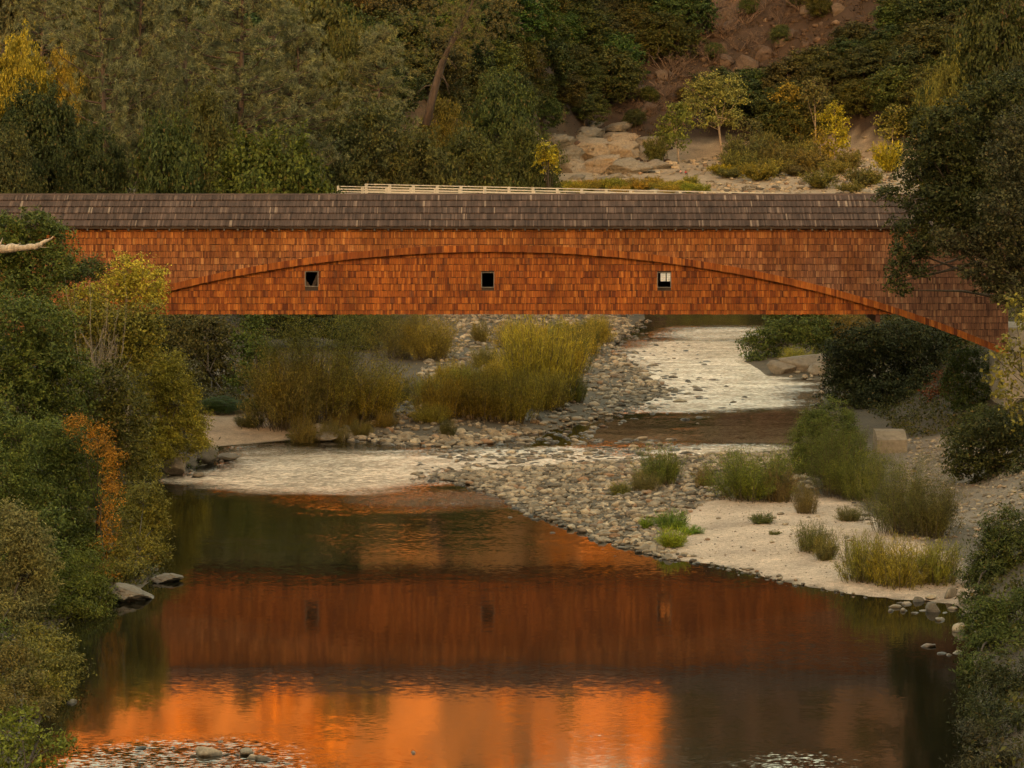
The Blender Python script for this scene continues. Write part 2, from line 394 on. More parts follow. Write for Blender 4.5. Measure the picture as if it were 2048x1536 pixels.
def paint(mask, c, k=1.0):
    k = np.asarray(k, float) * mask
    soil[:] = soil*(1-k[:, None]) + np.array(c)*k[:, None]
flat = np.clip(1-(np.maximum(XL(fy)-fx, 0)+np.maximum(fx-XR(fy), 0))/3, 0, 1)*(fy < 470)*(fy > 60)
paint(np.ones(len(fx), bool), (.085, .065, .04), flat)
for _pl in (BARA_W, BARB_W, SIDE_W): paint(inside(fx, fy, _pl), (.12, .10, .072))                                      # cobble bars
paint(inside(fx, fy, SAND_R), (.53, .41, .31)); paint(inside(fx, fy, SAND_L), (.38, .27, .18))
paint(inside(fx, fy, PATH_R), (.21, .17, .13))
paint(sdw < .25, (.13, .105, .07), .8)                                      # wet margin and river bed
hh = fy - YB(fx)
paint((fy > 520) & (hh < 10), (.38, .30, .21), .95)                          # the dry beach upstream
paint(hh > 12, (.13, .075, .04), np.clip((hh-12)/20, 0, 1))                 # leaf litter and dry soil of the hill
nz = fbm(fx*.05, fy*.05, 3, 77)
pxs = 1024 + F*fx/np.maximum(fy, 1); pys = YH + F*(HC-fz)/np.maximum(fy, 1)
red = (hh > 8) & (fx > 5) & (fx < 95) & (nz > -.25)
paint(red, (.050, .031, .020), .97)
paint((hh > 90) & (fz > 40) & (fx < 52), (.36, .155, .030), .9)                         # the dry golden upper slope
a = gm.attributes.new('soil', 'FLOAT_COLOR', 'POINT')
a.data.foreach_set('color', np.concatenate([soil, np.ones((len(fx), 1))], 1).astype(np.float32).ravel())
tag(add('ground', gm), 'river bed, banks and hillsides of the canyon', None, None, 'structure')

wx = axis([(-70,70,1.4)]); wy = axis([(20,110,3),(110,300,1.4),(300,475,2.5)])
WX, WY = np.meshgrid(wx, wy); ax_, ay_ = WX.ravel(), WY.ravel()
ii = (np.arange(len(wy)-1)[:, None]*len(wx) + np.arange(len(wx)-1)[None, :]).ravel()
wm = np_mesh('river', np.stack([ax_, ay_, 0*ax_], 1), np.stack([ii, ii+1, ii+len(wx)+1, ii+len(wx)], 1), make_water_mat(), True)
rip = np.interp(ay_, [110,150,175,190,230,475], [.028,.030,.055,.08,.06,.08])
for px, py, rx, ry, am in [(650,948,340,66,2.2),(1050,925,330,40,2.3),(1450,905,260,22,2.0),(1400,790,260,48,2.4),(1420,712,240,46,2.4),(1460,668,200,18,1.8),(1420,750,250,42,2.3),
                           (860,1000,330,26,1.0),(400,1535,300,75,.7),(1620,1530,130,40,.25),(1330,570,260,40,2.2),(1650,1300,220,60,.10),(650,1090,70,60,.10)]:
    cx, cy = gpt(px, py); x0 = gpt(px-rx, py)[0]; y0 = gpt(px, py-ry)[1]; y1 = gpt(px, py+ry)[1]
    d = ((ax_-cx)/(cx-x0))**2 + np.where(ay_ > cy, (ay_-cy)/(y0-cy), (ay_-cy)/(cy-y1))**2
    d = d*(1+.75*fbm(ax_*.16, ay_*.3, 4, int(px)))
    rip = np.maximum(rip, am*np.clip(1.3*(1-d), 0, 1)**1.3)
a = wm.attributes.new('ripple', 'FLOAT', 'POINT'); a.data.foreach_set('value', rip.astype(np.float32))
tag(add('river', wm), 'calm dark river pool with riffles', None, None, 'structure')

# ------------------------------------------------------------------ the covered bridge
BY = 223.0                                  # distance of the bridge's near wall
S = F/BY                                    # photo pixels per metre on that wall
def bx(px): return (px-1024)/S
def bz(py): return HC-(py-YH)/S
X0, X1 = -38.5, 34.7                        # ends of the side wall
ZE, ZB = bz(453), bz(628)
def arch_t(x):
    d = (x - bx(985))*S
    return bz(490 + 1.83e-4*d*d + 1.4e-11*d**4)
ABH = .47
def arch_b(x): return arch_t(x) - ABH
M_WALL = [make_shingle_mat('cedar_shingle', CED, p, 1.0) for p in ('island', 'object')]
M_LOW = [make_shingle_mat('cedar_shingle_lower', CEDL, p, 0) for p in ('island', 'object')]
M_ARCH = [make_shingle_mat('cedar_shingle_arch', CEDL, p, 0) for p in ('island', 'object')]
M_SHK = [make_shingle_mat('roof_shake', SHK, p, 0) for p in ('island', 'object')]
M_TIM = flat_mat('old_timber', (.085, .055, .035), .85)
M_DARKT = flat_mat('dark_timber', (.05, .032, .02), .85)
M_GREY = flat_mat('weathered_frame', (.17, .145, .12), .8, 12)
M_CONC = flat_mat('concrete', (.36, .31, .25), .9, 3, .7, 1.2)
M_CONC2 = flat_mat('old_concrete', (.21, .175, .13), .9, 3, .7, 1.2)
M_WHITE = flat_mat('white_paint', (.62, .57, .48), .6, 5, .8, 1.1)

bridge = tag(add('covered_bridge', None, loc=(0, 0, 0)), 'long covered wooden bridge clad in orange cedar shingles with an arched rib', 'bridge')
WINS = [(610, 636, 543, 573), (963, 988, 545, 575), (1315, 1342, 545, 575)]
WINR = [(bx(a), bx(b), bz(d), bz(c)) for a, b, c, d in WINS]
yU, yL = BY, BY+.22                          # planes of the upper cladding and the set-back lower cladding

def shingle_pts(x0, x1, z0, z1, y, th0=.045, th1=.008, cut=None):
    zl = zr = z0
    if cut: zl, zr = cut
    return [(x0, y-th0, zl), (x1, y-th0, zr), (x1, y, zr), (x0, y, zl), (x0, y-th1, z1), (x1, y-th1, z1), (x1, y, z1), (x0, y, z1)]
def split_largest(cands, n=300, keep=lambda c: True):
    order = sorted([i for i, c in enumerate(cands) if keep(c)], key=lambda i: -cands[i][0])
    s = set(order[:n]); return [c for i, c in enumerate(cands) if i in s], [c for i, c in enumerate(cands) if i not in s]
unit = MB().box(-.5, .5, -1, 0, 0, 1).mesh('shingle_piece')
def emit(cands, parent, names, mats, keep):
    big, rest = split_largest(cands, 300, keep)
    mb = MB()
    for c in rest: mb.hexa(c[1])
    tag(add(names[1], mb.mesh(names[1], mats[0]), parent), None, None, None, 'stuff')
    shared = {}
    for c in big:
        pts = np.array(c[1]); o = pts.mean(0); o[2] = pts[:, 2].min()
        dims = np.round(pts.max(0)-pts.min(0), 2); rel = pts-o
        key = tuple(np.round(rel, 2).ravel())
        if key not in shared: shared[key] = MB().hexa(rel).mesh(names[0], mats[1])
        add(names[0], shared[key], parent, tuple(o))

# backing boards of the near side wall: an upper sheet cut along the arch and a lower sheet with window holes
def strip(y0, y1, top, bot, xa, xb, step=.6):
    mb = MB(); xs = np.arange(xa, xb, step).tolist()+[xb]
    for a_, b_ in zip(xs[:-1], xs[1:]):
        ta, tb, ca, cb = top(a_), top(b_), bot(a_), bot(b_)
        if max(ta-ca, tb-cb) <= .01: continue
        mb.hexa([(a_, y0, min(ca, ta)), (b_, y0, min(cb, tb)), (b_, y1, min(cb, tb)), (a_, y1, min(ca, ta)), (a_, y0, ta), (b_, y0, tb), (b_, y1, tb), (a_, y1, ta)])
    return mb
side = add('side_wall', strip(yU, yU+.1, lambda x: ZE+.25, lambda x: arch_t(x)-.1, X0, X1).mesh('side_wall', M_DARKT), bridge)
inner = MB()
xs = sorted([X0] + [v for w in WINR for v in w[:2]] + [X1]); xs[0] = bx(80); xs[-1] = bx(1830)
def lower_top(x): return arch_b(x)+.1
for k, (a_, b_) in enumerate(zip(xs[:-1], xs[1:])):
    if k % 2 == 0: m_ = strip(yL, yL+.08, lower_top, lambda x: ZB, a_, b_); inner.f += [tuple(i+len(inner.v) for i in f) for f in m_.f]; inner.v += m_.v
    else:
        w = WINR[k//2]
        m_ = strip(yL, yL+.08, lambda x: w[2], lambda x: ZB, a_, b_); inner.f += [tuple(i+len(inner.v) for i in f) for f in m_.f]; inner.v += m_.v
        m_ = strip(yL, yL+.08, lower_top, lambda x: w[3], a_, b_); inner.f += [tuple(i+len(inner.v) for i in f) for f in m_.f]; inner.v += m_.v
lower = add('lower_wall', inner.mesh('lower_wall', M_DARKT), bridge)
rib = add('arch_rib', strip(yU-.07, yL+.05, lambda x: arch_t(x)-.012, lambda x: arch_b(x)+.03, X0, X1).mesh('arch_rib', M_DARKT), bridge)

CH = (ZE-ZB)/13.4
upper_c, lower_c, arch_c = [], [], []
r_ = random.Random(3)
z = ZE+.12
k = 0
while z > 6.0:                               # courses of the upper cladding
    zb = z-CH; x = X0 + r_.random()*.1
    while x < X1:
        w = r_.choice((.09, .11, .12, .14, .16, .18, .22)); xe = min(x+w, X1)
        ta = max(arch_t(x+.006), arch_t(xe-.006)); j = r_.uniform(-.024, .014)
        if z > min(arch_t(x), arch_t(xe))+.02:
            zl = max(zb+j, arch_t(x)-.01); zr = max(zb+j, arch_t(xe)-.01)
            if z-.036-max(zl, zr) > .02:
                area = (xe-x)*(z-(zl+zr)/2)
                upper_c.append((area, shingle_pts(x+.008, xe-.010, zb, z-.036, yU-.001*r_.random(), r_.uniform(.05, .09), .03, (zl, zr))))
        x = xe
    z = zb; k += 1
z = ZB+CH*10.6
while z > ZB+.05:                            # courses of the lower cladding, from the top
    zb = max(z-CH, ZB-.03); x = bx(85)
    while x < bx(1826):
        w = r_.choice((.09, .11, .12, .14, .16, .18, .22)); xe = x+w
        for (wa, wb, wc, wd_) in WINR:
            if zb < wd_ and z > wc:
                if x < wa < xe: xe = wa
                elif x >= wa-.001 and x < wb: x = wb; xe = x+w
        top = min(z-.036, min(arch_b(x), arch_b(xe))+.05); j = r_.uniform(-.026, .014)
        if top-zb > .08:
            hole = False
            zt, zbj = top, zb+j
            lower_c.append(((xe-x)*(min(z, top)-zb), shingle_pts(x+.008, xe-.010, zbj, zt, yL-.001*r_.random(), r_.uniform(.05, .09), .03)))
        x = xe
    z = z-CH
x = X0
while x < X1-.02:                            # the course that follows the arch
    w = r_.choice((.12, .14, .16, .2, .24)); xe = min(x+w, X1)
    y = yU-.075; a0, a1 = x+.005, xe-.006
    t = r_.uniform(.03, .055); j = r_.uniform(-.02, .01)
    arch_c.append((w*ABH, [(a0, y-t, arch_b(a0)+j), (a1, y-t, arch_b(a1)+j), (a1, y, arch_b(a1)+j), (a0, y, arch_b(a0)+j), (a0, y-.012, arch_t(a0)), (a1, y-.012, arch_t(a1)), (a1, y, arch_t(a1)), (a0, y, arch_t(a0))]))
    x = xe
vis = lambda c: -18 < c[1][0][0] < 25
emit(upper_c, side, ('shingle', 'shingles'), M_WALL, vis)
emit(lower_c, lower, ('shingle', 'shingles'), M_LOW, vis)
emit(arch_c, rib, ('shingle', 'shingles'), M_ARCH, vis)

# roof
RY0, RY1 = BY-.42, BY+3.1
ZR = HC-(388-YH)*RY1/F; ZEV = HC-(452.5-YH)*RY0/F
RX0, RX1 = -39.5, 37.5
def roof_pt(x, t, off=0):                    # t 0 at the eave, 1 at the ridge
    nl = Vector((0, -(ZR-ZEV), RY1-RY0)).normalized()
    return (x+nl.x*off, RY0+(RY1-RY0)*t+nl.y*off, ZEV+(ZR-ZEV)*t+nl.z*off)
mb = MB(); t_ = .16
BYF = 2*RY1-RY0
sec = [(RY0+.03, ZEV-.06), (RY1, ZR-.06), (BYF-.03, ZEV-.06), (BYF-.03, ZEV-.18), (RY1, ZR-.2), (RY0+.03, ZEV-.17)]
b0 = len(mb.v); mb.v += [(RX0, y, z) for y, z in sec]+[(RX1, y, z) for y, z in sec]
for i in range(6): mb.f.append((i, (i+1) % 6, 6+(i+1) % 6, 6+i))
mb.f += [(0, 5, 4, 1), (1, 4, 3, 2), (6, 7, 10, 11), (7, 8, 9, 10)]
roof = add('roof', mb.mesh('roof', M_DARKT), bridge)
shk = []
NC = 5
for c_ in range(NC):
    t0, t1 = c_/NC-.004, (c_+1)/NC-.016
    x = RX0
    while x < RX1:
        w = r_.choice((.06, .08, .10, .12, .15)); xe = min(x+w, RX1); j = r_.uniform(-.006, .006)
        o0, o1 = r_.uniform(.05, .08), .012
        t1c = min(t1, 1.0)
        shk.append((w*.2, [roof_pt(x+.004, t0+j, -.05), roof_pt(xe-.005, t0+j, -.05), roof_pt(xe-.005, t1c, -.05), roof_pt(x+.004, t1c, -.05),
                           roof_pt(x+.004, t0+j, o0), roof_pt(xe-.005, t0+j, o0), roof_pt(xe-.005, t1c, o1), roof_pt(x+.004, t1c, o1)]))
        x = xe
emit(shk, roof, ('shake', 'shakes'), M_SHK, vis)
add('ridge_cap', MB().hexa([(RX0, RY1-.16, ZR-.09), (RX1, RY1-.16, ZR-.09), (RX1, RY1, ZR-.01), (RX0, RY1, ZR-.01),
                            (RX0, RY1-.16, ZR-.055), (RX1, RY1-.16, ZR-.055), (RX1, RY1, ZR+.035), (RX0, RY1, ZR+.035)]).mesh('ridge_cap', M_SHK[0]), roof)
raft = MB().hexa([(-.05, 0, -.14), (.05, 0, -.14), (.05, .5, .1), (-.05, .5, .1), (-.05, 0, -.02), (.05, 0, -.02), (.05, .5, .26), (-.05, .5, .26)]).mesh('rafter_tail', M_GREY)
x = RX0+.3
while x < RX1: add('rafter_tail', raft, roof, (x, RY0+.06, ZEV-.17)); x += .955

# windows, far wall, floor, trusses inside
for w in WINR:
    a_, b_, c_, d_ = w; t = .035
    o = add('window', MB().box(a_-.002, b_+.002, yL-.075, yL+.10, c_-.03, c_+t-.01).mesh('window', M_GREY), bridge)     # sill
    fr = MB(); fr.box(a_-.03, a_+t, yL-.07, yL+.095, c_+t, d_); fr.box(b_-t, b_+.03, yL-.07, yL+.095, c_+t, d_); fr.box(a_+t, b_-t, yL-.07, yL+.095, d_-t, d_)
    add('frame', fr.mesh('frame', M_GREY), o)
add('brace', MB().bar((WINR[0][0]-.25, yL+.2, WINR[0][2]+.62), (WINR[0][0]+.45, yL+.2, WINR[0][2]-.4), .1, .3).mesh('brace', M_TIM), bridge)
BF = BYF-.42                                  # far wall
fw = MB(); w3 = WINR[2]; fa, fb, fc, fd = w3[0]+.5, w3[1]+.75, w3[2]+.08, w3[3]+.5
for (a_, b_, c_, d_) in ((X0, fa, ZB, ZE), (fb, X1, ZB, ZE), (fa, fb, ZB, fc), (fa, fb, fd, ZE)): fw.box(a_, b_, BF, BF+.12, c_, d_)
for q in (.34, .74): fw.box(fa+(fb-fa)*q-.035, fa+(fb-fa)*q+.035, BF+.01, BF+.08, fc, fd)
add('far_wall', fw.mesh('far_wall', M_DARKT), bridge)
fl = MB(); fl.box(X0, X1, yL+.09, BF-.002, ZB+.05, ZB+.3); add('deck', fl.mesh('deck', M_DARKT), bridge)
for i in range(26):
    xx = X0+1.5+i*2.8
    s_ = 1 if xx < 0 else -1
    tr = MB(); tr.bar((xx, yL+.35, ZB+.3), (xx+s_*2.4, yL+.35, ZE-.2), .2, .25); add('truss_diagonal', tr.mesh('truss_diagonal', M_DARKT), bridge)
for xe in (X0, X1):
    s_ = 1 if xe < 0 else -1
    add('end_wall', MB().hexa([(xe+.02*s_, yU+.11, ZB), (xe+.14*s_, yU+.11, ZB), (xe+.14*s_, BF-.01, ZB), (xe+.02*s_, BF-.01, ZB), (xe+.02*s_, yU+.11, ZE-.1), (xe+.14*s_, yU+.11, ZE-.1), (xe+.14*s_, BF-.01, ZE-.1), (xe+.02*s_, BF-.01, ZE-.1)]).mesh('end_wall', M_DARKT), bridge)
add('beam_end', MB().box(bx(1752), bx(1761), yL-.02, BF, bz(645), ZB-.035).mesh('beam_end', flat_mat('red_beam', (.10, .035, .02))), bridge)
# abutments the arch springs from
for xa, xb, nm in ((X0-3.5, X0+.9, 'l'), (X1-.35, X1+4.5, 'r')):
    ab = MB(); zt = arch_b(X1)+.15
    ab.box(xa, xb, yU-.35 if nm == 'r' else yU-.2, BF+.3, zt-7, zt)
    if nm == 'r': ab.box(xa+.25, xb-.2, yU+.12, BF, zt+.01, zt+1.9); ab.box(xa-.12, xb+.1, yU-.47, BF+.4, zt+.002, zt+.14)
    add('abutment', ab.mesh('abutment', M_CONC), bridge)

# ------------------------------------------------------------------ the concrete road bridge upstream, with white railings
road = tag(add('road_bridge', None), 'concrete road bridge with white railings behind the covered bridge', 'bridge')
A = Vector(wpt(676, 372, 352)); Bv = Vector(wpt(1386, 388, 341)); dv = (Bv-A); ln = dv.length; dv.normalize()
Bv2 = A+dv*(ln+40); A2 = A-dv*30
perp = Vector((-dv.y, dv.x, 0)).normalized(); 
def rp(s, o, z): return A+dv*s+perp*o+Vector((0, 0, z))
dk = MB()
q = [rp(-34, -.4, -1.5), rp(ln+42, -.4, -1.5), rp(ln+42, 9.6, -1.5), rp(-34, 9.6, -1.5), rp(-34, -.4, -1.08), rp(ln+42, -.4, -1.08), rp(ln+42, 9.6, -1.08), rp(-34, 9.6, -1.08)]
dk.hexa(q); add('deck', dk.mesh('deck', M_CONC), road)
for o_ in (1.2, 4.6, 8.0):
    q = [rp(-33.8, o_-.3, -2.9), rp(ln+41.8, o_-.3, -2.9), rp(ln+41.8, o_+.3, -2.9), rp(-33.8, o_+.3, -2.9), rp(-33.8, o_-.3, -1.503), rp(ln+41.8, o_-.3, -1.503), rp(ln+41.8, o_+.3, -1.503), rp(-33.8, o_+.3, -1.503)]
    add('girder', MB().hexa(q).mesh('girder', M_CONC), road)
for s_ in (-14, (1017-676)/(1386-676)*ln, ln+18):
    c = rp(s_, 0, 0); mbp = MB()
    zg = tz(c.x, c.y)-1.5
    for o_ in (1.2, 8.0):
        p_ = rp(s_, o_, 0); mbp.tube([(p_.x, p_.y, zg), (p_.x, p_.y, p_.z-3.75)], [.46, .46], 12)
    a_, b_ = rp(s_, .3, -3.3), rp(s_, 8.9, -3.3); mbp.bar(a_, b_, 1.0, .78)
    add('pier', mbp.mesh('pier', M_CONC2), road)
for o_ in (0, 9.2):
    n_ = int((ln+3)/2.8)
    for zz, hh_ in ((-.03, .09), (-.33, .13), (-.6, .13), (-.86, .13)):
        a_, b_ = rp(0, o_, zz), rp(ln+38, o_, zz); add('rail', MB().bar(a_, b_, .07, hh_).mesh('rail', M_WHITE), road)
    pm = MB().box(-.14, .14, .05, .3, -1.1, .02).mesh('post', M_WHITE)
    ang = math.atan2(dv.y, dv.x)
    for i in range(n_+12):
        add('post', pm, road, tuple(rp(i*2.8+(.15 if o_ else 0), o_, 0)), (0, 0, ang))

# ------------------------------------------------------------------ plants
def unitv(n, g=None):
    v = (g or rng).normal(size=(n, 3)); return v/np.linalg.norm(v, axis=1)[:, None]
def leaf_cards(pos, nrm, axis_, L, Wd, bend=.25):
    """one folded diamond leaf for each position: 4 vertices, 1 face"""
    n = len(pos)
    nrm = nrm/np.linalg.norm(nrm, axis=1)[:, None]
    a = axis_-nrm*np.sum(axis_*nrm, 1)[:, None]; a /= np.linalg.norm(a, axis=1)[:, None]+1e-9
    s = np.cross(nrm, a); L = np.asarray(L)[:, None]; Wd = np.asarray(Wd)[:, None]
    V = np.stack([pos-a*L*.5, pos+s*Wd*.5+nrm*L*bend*.2, pos+a*L*.5-nrm*L*bend*.3, pos-s*Wd*.5+nrm*L*bend*.2], 1).reshape(-1, 3)
    return V, np.arange(n*4).reshape(-1, 4)

def blob_crown(seed, W, H, z0, nlobe, nclump, nleaf, L, asp, cr, lob=(.20, .34), upbias=.25, fill=.35, shape=1.0):
    g = np.random.default_rng(seed)
    a = W/2; c = (H-z0)/2; zc = z0+c
    lc, lr = [], []
    for i in range(nlobe*6):
        d = unitv(1, g)[0]*g.random()**.45
        r = g.uniform(*lob)*W
        wz = 1-shape*.35*max(0, d[2])
        p = np.array([d[0]*(a-r*.8)*wz, d[1]*(a-r*.8)*wz, zc+d[2]*(c-r*.75)])
        lc.append(p); lr.append(r)
        if len(lc) == nlobe: break
    lc = np.array(lc); lr = np.array(lr)
    k = g.choice(nlobe, nclump*3, p=lr**2/np.sum(lr**2))
    d = unitv(len(k), g); d[:, 2] += upbias; d /= np.linalg.norm(d, axis=1)[:, None]
    cp = lc[k]+d*(lr[k]*np.where(g.random(len(k)) < .82, g.uniform(.68, 1.04, len(k)), g.uniform(1.04, 1.3, len(k))))[:, None]
    dist = np.linalg.norm(cp[:, None, :]-lc[None], axis=2)/lr[None]
    ok = (dist.min(1) > .62) | (g.random(len(k)) < fill*.3)
    ok &= cp[:, 2] > z0-.03*H
    cp, d = cp[ok][:nclump], d[ok][:nclump]
    q = g.integers(0, len(cp), nleaf)
    crs = cr*g.uniform(.6, 1.35, len(cp))
    off = g.normal(size=(nleaf, 3))*np.array([1, 1, .62])*crs[q][:, None]*.55
    pos = cp[q]+off
    nr = d[q]*.55+unitv(nleaf, g)*.75+np.array([0, 0, .35])
    ax = unitv(nleaf, g)+d[q]*.4
    Ls = L*g.uniform(.6, 1.3, nleaf)
    V, Fc = leaf_cards(pos, nr, ax, Ls, Ls*asp)
    return V, Fc, lc, lr, cp
def trunk_for(seed, H, z0, lc, lr, cp, r0, ntwig=40, lean=(0, 0)):
    g = random.Random(seed); mb = MB()
    zt = z0+(H-z0)*.55
    pts = [Vector((lean[0]*t+g.uniform(-.03, .03)*H*.3, lean[1]*t+g.uniform(-.03, .03)*H*.3, zt*t)) for t in (0, .3, .6, 1)]; pts[0] = Vector((0, 0, -.6))
    mb.tube(pts, [r0*1.25, r0, r0*.8, r0*.45], 7)
    for p, r in zip(lc, lr):
        t = g.uniform(.35, .95); i = min(int(t*3), 2); b = pts[i].lerp(pts[i+1], t*3-i)
        p = Vector(p); mid = b.lerp(p, .5)+Vector((0, 0, -.04*H))
        mb.tube([b, mid, p], [r0*.42, r0*.28, r0*.10], 5)
    for i in range(ntwig):
        j = g.randrange(len(cp)); p = Vector(cp[j]); k_ = min(range(len(lc)), key=lambda q: (Vector(lc[q])-p).length)
        mb.tube([Vector(lc[k_]), Vector(lc[k_]).lerp(p, .6)+Vector((0, 0, -.02*H)), p], [r0*.11, r0*.07, r0*.03], 3)
    return mb
PRO = {}
def proto_tree(key, seed, W, H, z0, nlobe, nclump, nleaf, L, asp, cr, r0=.22, ntwig=40, bark=(.10, .075, .05), **kw):
    V, Fc, lc, lr, cp = blob_crown(seed, W, H, z0, nlobe, nclump, nleaf, L, asp, cr, **kw)
    cm = np_mesh(key+'_crown', V, Fc, LEAF)
    tm = trunk_for(seed, H, z0, lc, lr, cp, r0, ntwig).mesh(key+'_trunk', BARK, True)
    PRO[key] = dict(parts=[('trunk', tm, bark), ('crown', cm, None)], W=W, H=H)
def proto_willow(key, seed, W, H, nstem, per, L, asp, spread=.8, bark=(.12, .09, .05), leaf0=.15, basew=.16, stemr=.02, curl=.25):
    g = np.random.default_rng(seed); mb = MB()
    P, Nn, A_, Ls = [], [], [], []
    for i in range(nstem):
        az_ = g.uniform(0, 2*math.pi); tilt = spread*g.random()**.6
        out = np.array([math.cos(az_), math.sin(az_), 0.]); b = out*W*basew*g.random()**.5*g.uniform(.2, 1.4)
        ln_ = H*g.uniform(.38, 1.1)*(1-.15*(tilt/spread)**2)
        t = np.linspace(0, 1, 5)[:, None]
        path = b+out*(np.sin(tilt)*W*.62*(t*.75+curl*t*t))+np.array([0, 0, 1.])*ln_*(t-.16*tilt*t*t)
        path += g.normal(size=(5, 3))*.02*H*t
        mb.tube([tuple(p) for p in path], [stemr, stemr*.8, stemr*.6, stemr*.4, stemr*.15], 3)
        n = per; tt = leaf0+(1-leaf0)*g.random(n)**.75
        idx = np.clip((tt*4).astype(int), 0, 3); fr = (tt*4-idx)[:, None]
        pos = path[idx]*(1-fr)+path[idx+1]*fr; tan = path[idx+1]-path[idx]; tan /= np.linalg.norm(tan, axis=1)[:, None]
        jit = g.normal(size=(n, 3))*.045*W*(.35+tt[:, None]*.6)
        pos = pos+jit
        P.append(pos); A_.append(tan+unitv(n, g)*.55); Nn.append(unitv(n, g)+out*.5); Ls.append(L*g.uniform(.6, 1.3, n))
    P, Nn, A_, Ls = map(np.concatenate, (P, Nn, A_, Ls))
    ok = P[:, 2] > 0.02*H; P, Nn, A_, Ls = P[ok], Nn[ok], A_[ok], Ls[ok]
    V, Fc = leaf_cards(P, Nn, A_, Ls, Ls*asp)
    PRO[key] = dict(parts=[('stems', mb.mesh(key+'_stems', BARK), bark), ('leaves', np_mesh(key+'_leaves', V, Fc, LEAF), None)], W=W, H=H)
def proto_pine(key, seed, W, H, nbr, tufts, needles, r0=.32, z0=.28, bark=(.11, .075, .055)):
    g = np.random.default_rng(seed); mb = MB()
    lean = g.normal(size=2)*.04*H
    tp = [np.array([lean[0]*t*t, lean[1]*t*t, H*.97*t]) for t in np.linspace(0, 1, 7)]; tp[0][2] = -.8
    mb.tube([tuple(p) for p in tp], [r0*(1.1-t*.98) for t in np.linspace(0, 1, 7)], 7)
    P, A_, Ls = [], [], []
    for i in range(nbr):
        t = z0+(1-z0)*(i+g.random())/nbr; az_ = g.uniform(0, 2*math.pi)
        env = W/2*(1.05-.85*max(0, (t-.55)/.45)**1.4)*(.55+.45*min(1, (t-z0)/.18))*g.uniform(.55, 1.1)
        b = np.array([lean[0]*t*t, lean[1]*t*t, H*.97*t]); out = np.array([math.cos(az_), math.sin(az_), 0])
        s = np.linspace(0, 1, 5)[:, None]
        path = b+out*env*s+np.array([0, 0, 1])*(env*(-.05*s+.45*s*s))+g.normal(size=(5, 3))*.25*s
        mb.tube([tuple(p) for p in path], [r0*.24, r0*.19, r0*.14, r0*.09, r0*.03], 4)
        for k_ in range(tufts):
            u = g.uniform(.3, 1.03); idx = min(int(u*4), 3); f_ = u*4-idx
            c = path[idx]*(1-f_)+path[idx+1]*f_+g.normal(size=3)*.42*np.array([1, 1, .6])
            d = unitv(needles, g)*.9+out*.3+np.array([0, 0, .45]); d /= np.linalg.norm(d, axis=1)[:, None]
            ln_ = g.uniform(.28, .5, needles)
            P.append(c+d*ln_[:, None]*.5); A_.append(d); Ls.append(ln_)
    P, A_, Ls = map(np.concatenate, (P, A_, Ls))
    V, Fc = leaf_cards(P, unitv(len(P), g), A_, Ls, np.full(len(P), .05), 0)
    PRO[key] = dict(parts=[('trunk', mb.mesh(key+'_trunk', BARK, True), bark), ('crown', np_mesh(key+'_crown', V, Fc, LEAF), None)], W=W, H=H)
def proto_dead(key, seed, W, H, nstem, bark=(.26, .20, .16)):
    g = random.Random(seed); mb = MB()
    def grow(p, d, ln_, r, lev):
        q = p+d*ln_*.5+Vector((g.gauss(0, .07), g.gauss(0, .07), g.gauss(0, .05)))*ln_; e = q+(d+Vector((g.gauss(0, .2), g.gauss(0, .2), .1))).normalized()*ln_*.5
        mb.tube([p, q, e], [r, r*.75, r*.45], 4 if lev else 5)
        if lev < 3:
            for _ in range(3 if lev < 2 else 2):
                grow(p.lerp(e, g.uniform(.35, 1)), (d+Vector((g.gauss(0, .55), g.gauss(0, .55), g.gauss(.05, .3)))).normalized(), ln_*g.uniform(.5, .75), r*.5, lev+1)
    for i in range(nstem):
        a_ = g.uniform(0, 6.28); grow(Vector((0, 0, -.1)), Vector((math.cos(a_)*.6, math.sin(a_)*.6, g.uniform(.5, 1.1))).normalized(), H*.5, .055, 0)
    PRO[key] = dict(parts=[('branches', mb.mesh(key+'_branches', BARK), bark)], W=W, H=H)

def undergrowth():
    g = np.random.default_rng(66); n = 70000
    x = g.uniform(-52, 52, n); y = g.uniform(108, 345, n); vw = np.abs(x) < y*.168+1.5; x, y = x[vw], y[vw]; sd = pdist(x, y, WATER)*np.where(inside(x, y, WATER), -1, 1)
    ok = (sd > .25) & ((x < XL(y)+4) | (x > XR(y)-2.0) | ((sd < 3.5) & (x < -12)))
    for pl in (BARA_W, BARB_W, SIDE_W, SAND_R, SAND_L, PATH_R): ok &= ~inside(x, y, pl)
    ok &= ~((np.abs(y-226) < 5) & (np.abs(x) > 33))
    x, y = x[ok], y[ok]; z = terr(x, y); k = 8; m = len(x)
    r = g.uniform(.25, .75, m); h = g.uniform(.15, .8, m)
    P = np.repeat(np.stack([x, y, z], 1), k, 0)+g.normal(size=(m*k, 3))*np.stack([np.repeat(r, k)*.6, np.repeat(r, k)*.6, 0*np.repeat(r, k)], 1)
    P[:, 2] += np.abs(g.normal(size=m*k))*np.repeat(h, k)*.6
    L = g.uniform(.15, .33, m*k)
    V, Fc = leaf_cards(P, unitv(m*k, g)+np.array([0, -.2, .5]), unitv(m*k, g)+np.array([0, 0, .5]), L, L*.45)
    tag(add('undergrowth', np_mesh('undergrowth', V, Fc, LEAF), color=(.085, .088, .03)), 'low brush and vines covering the steep banks', 'undergrowth', None, 'stuff')
    print('undergrowth', m*k)
undergrowth()
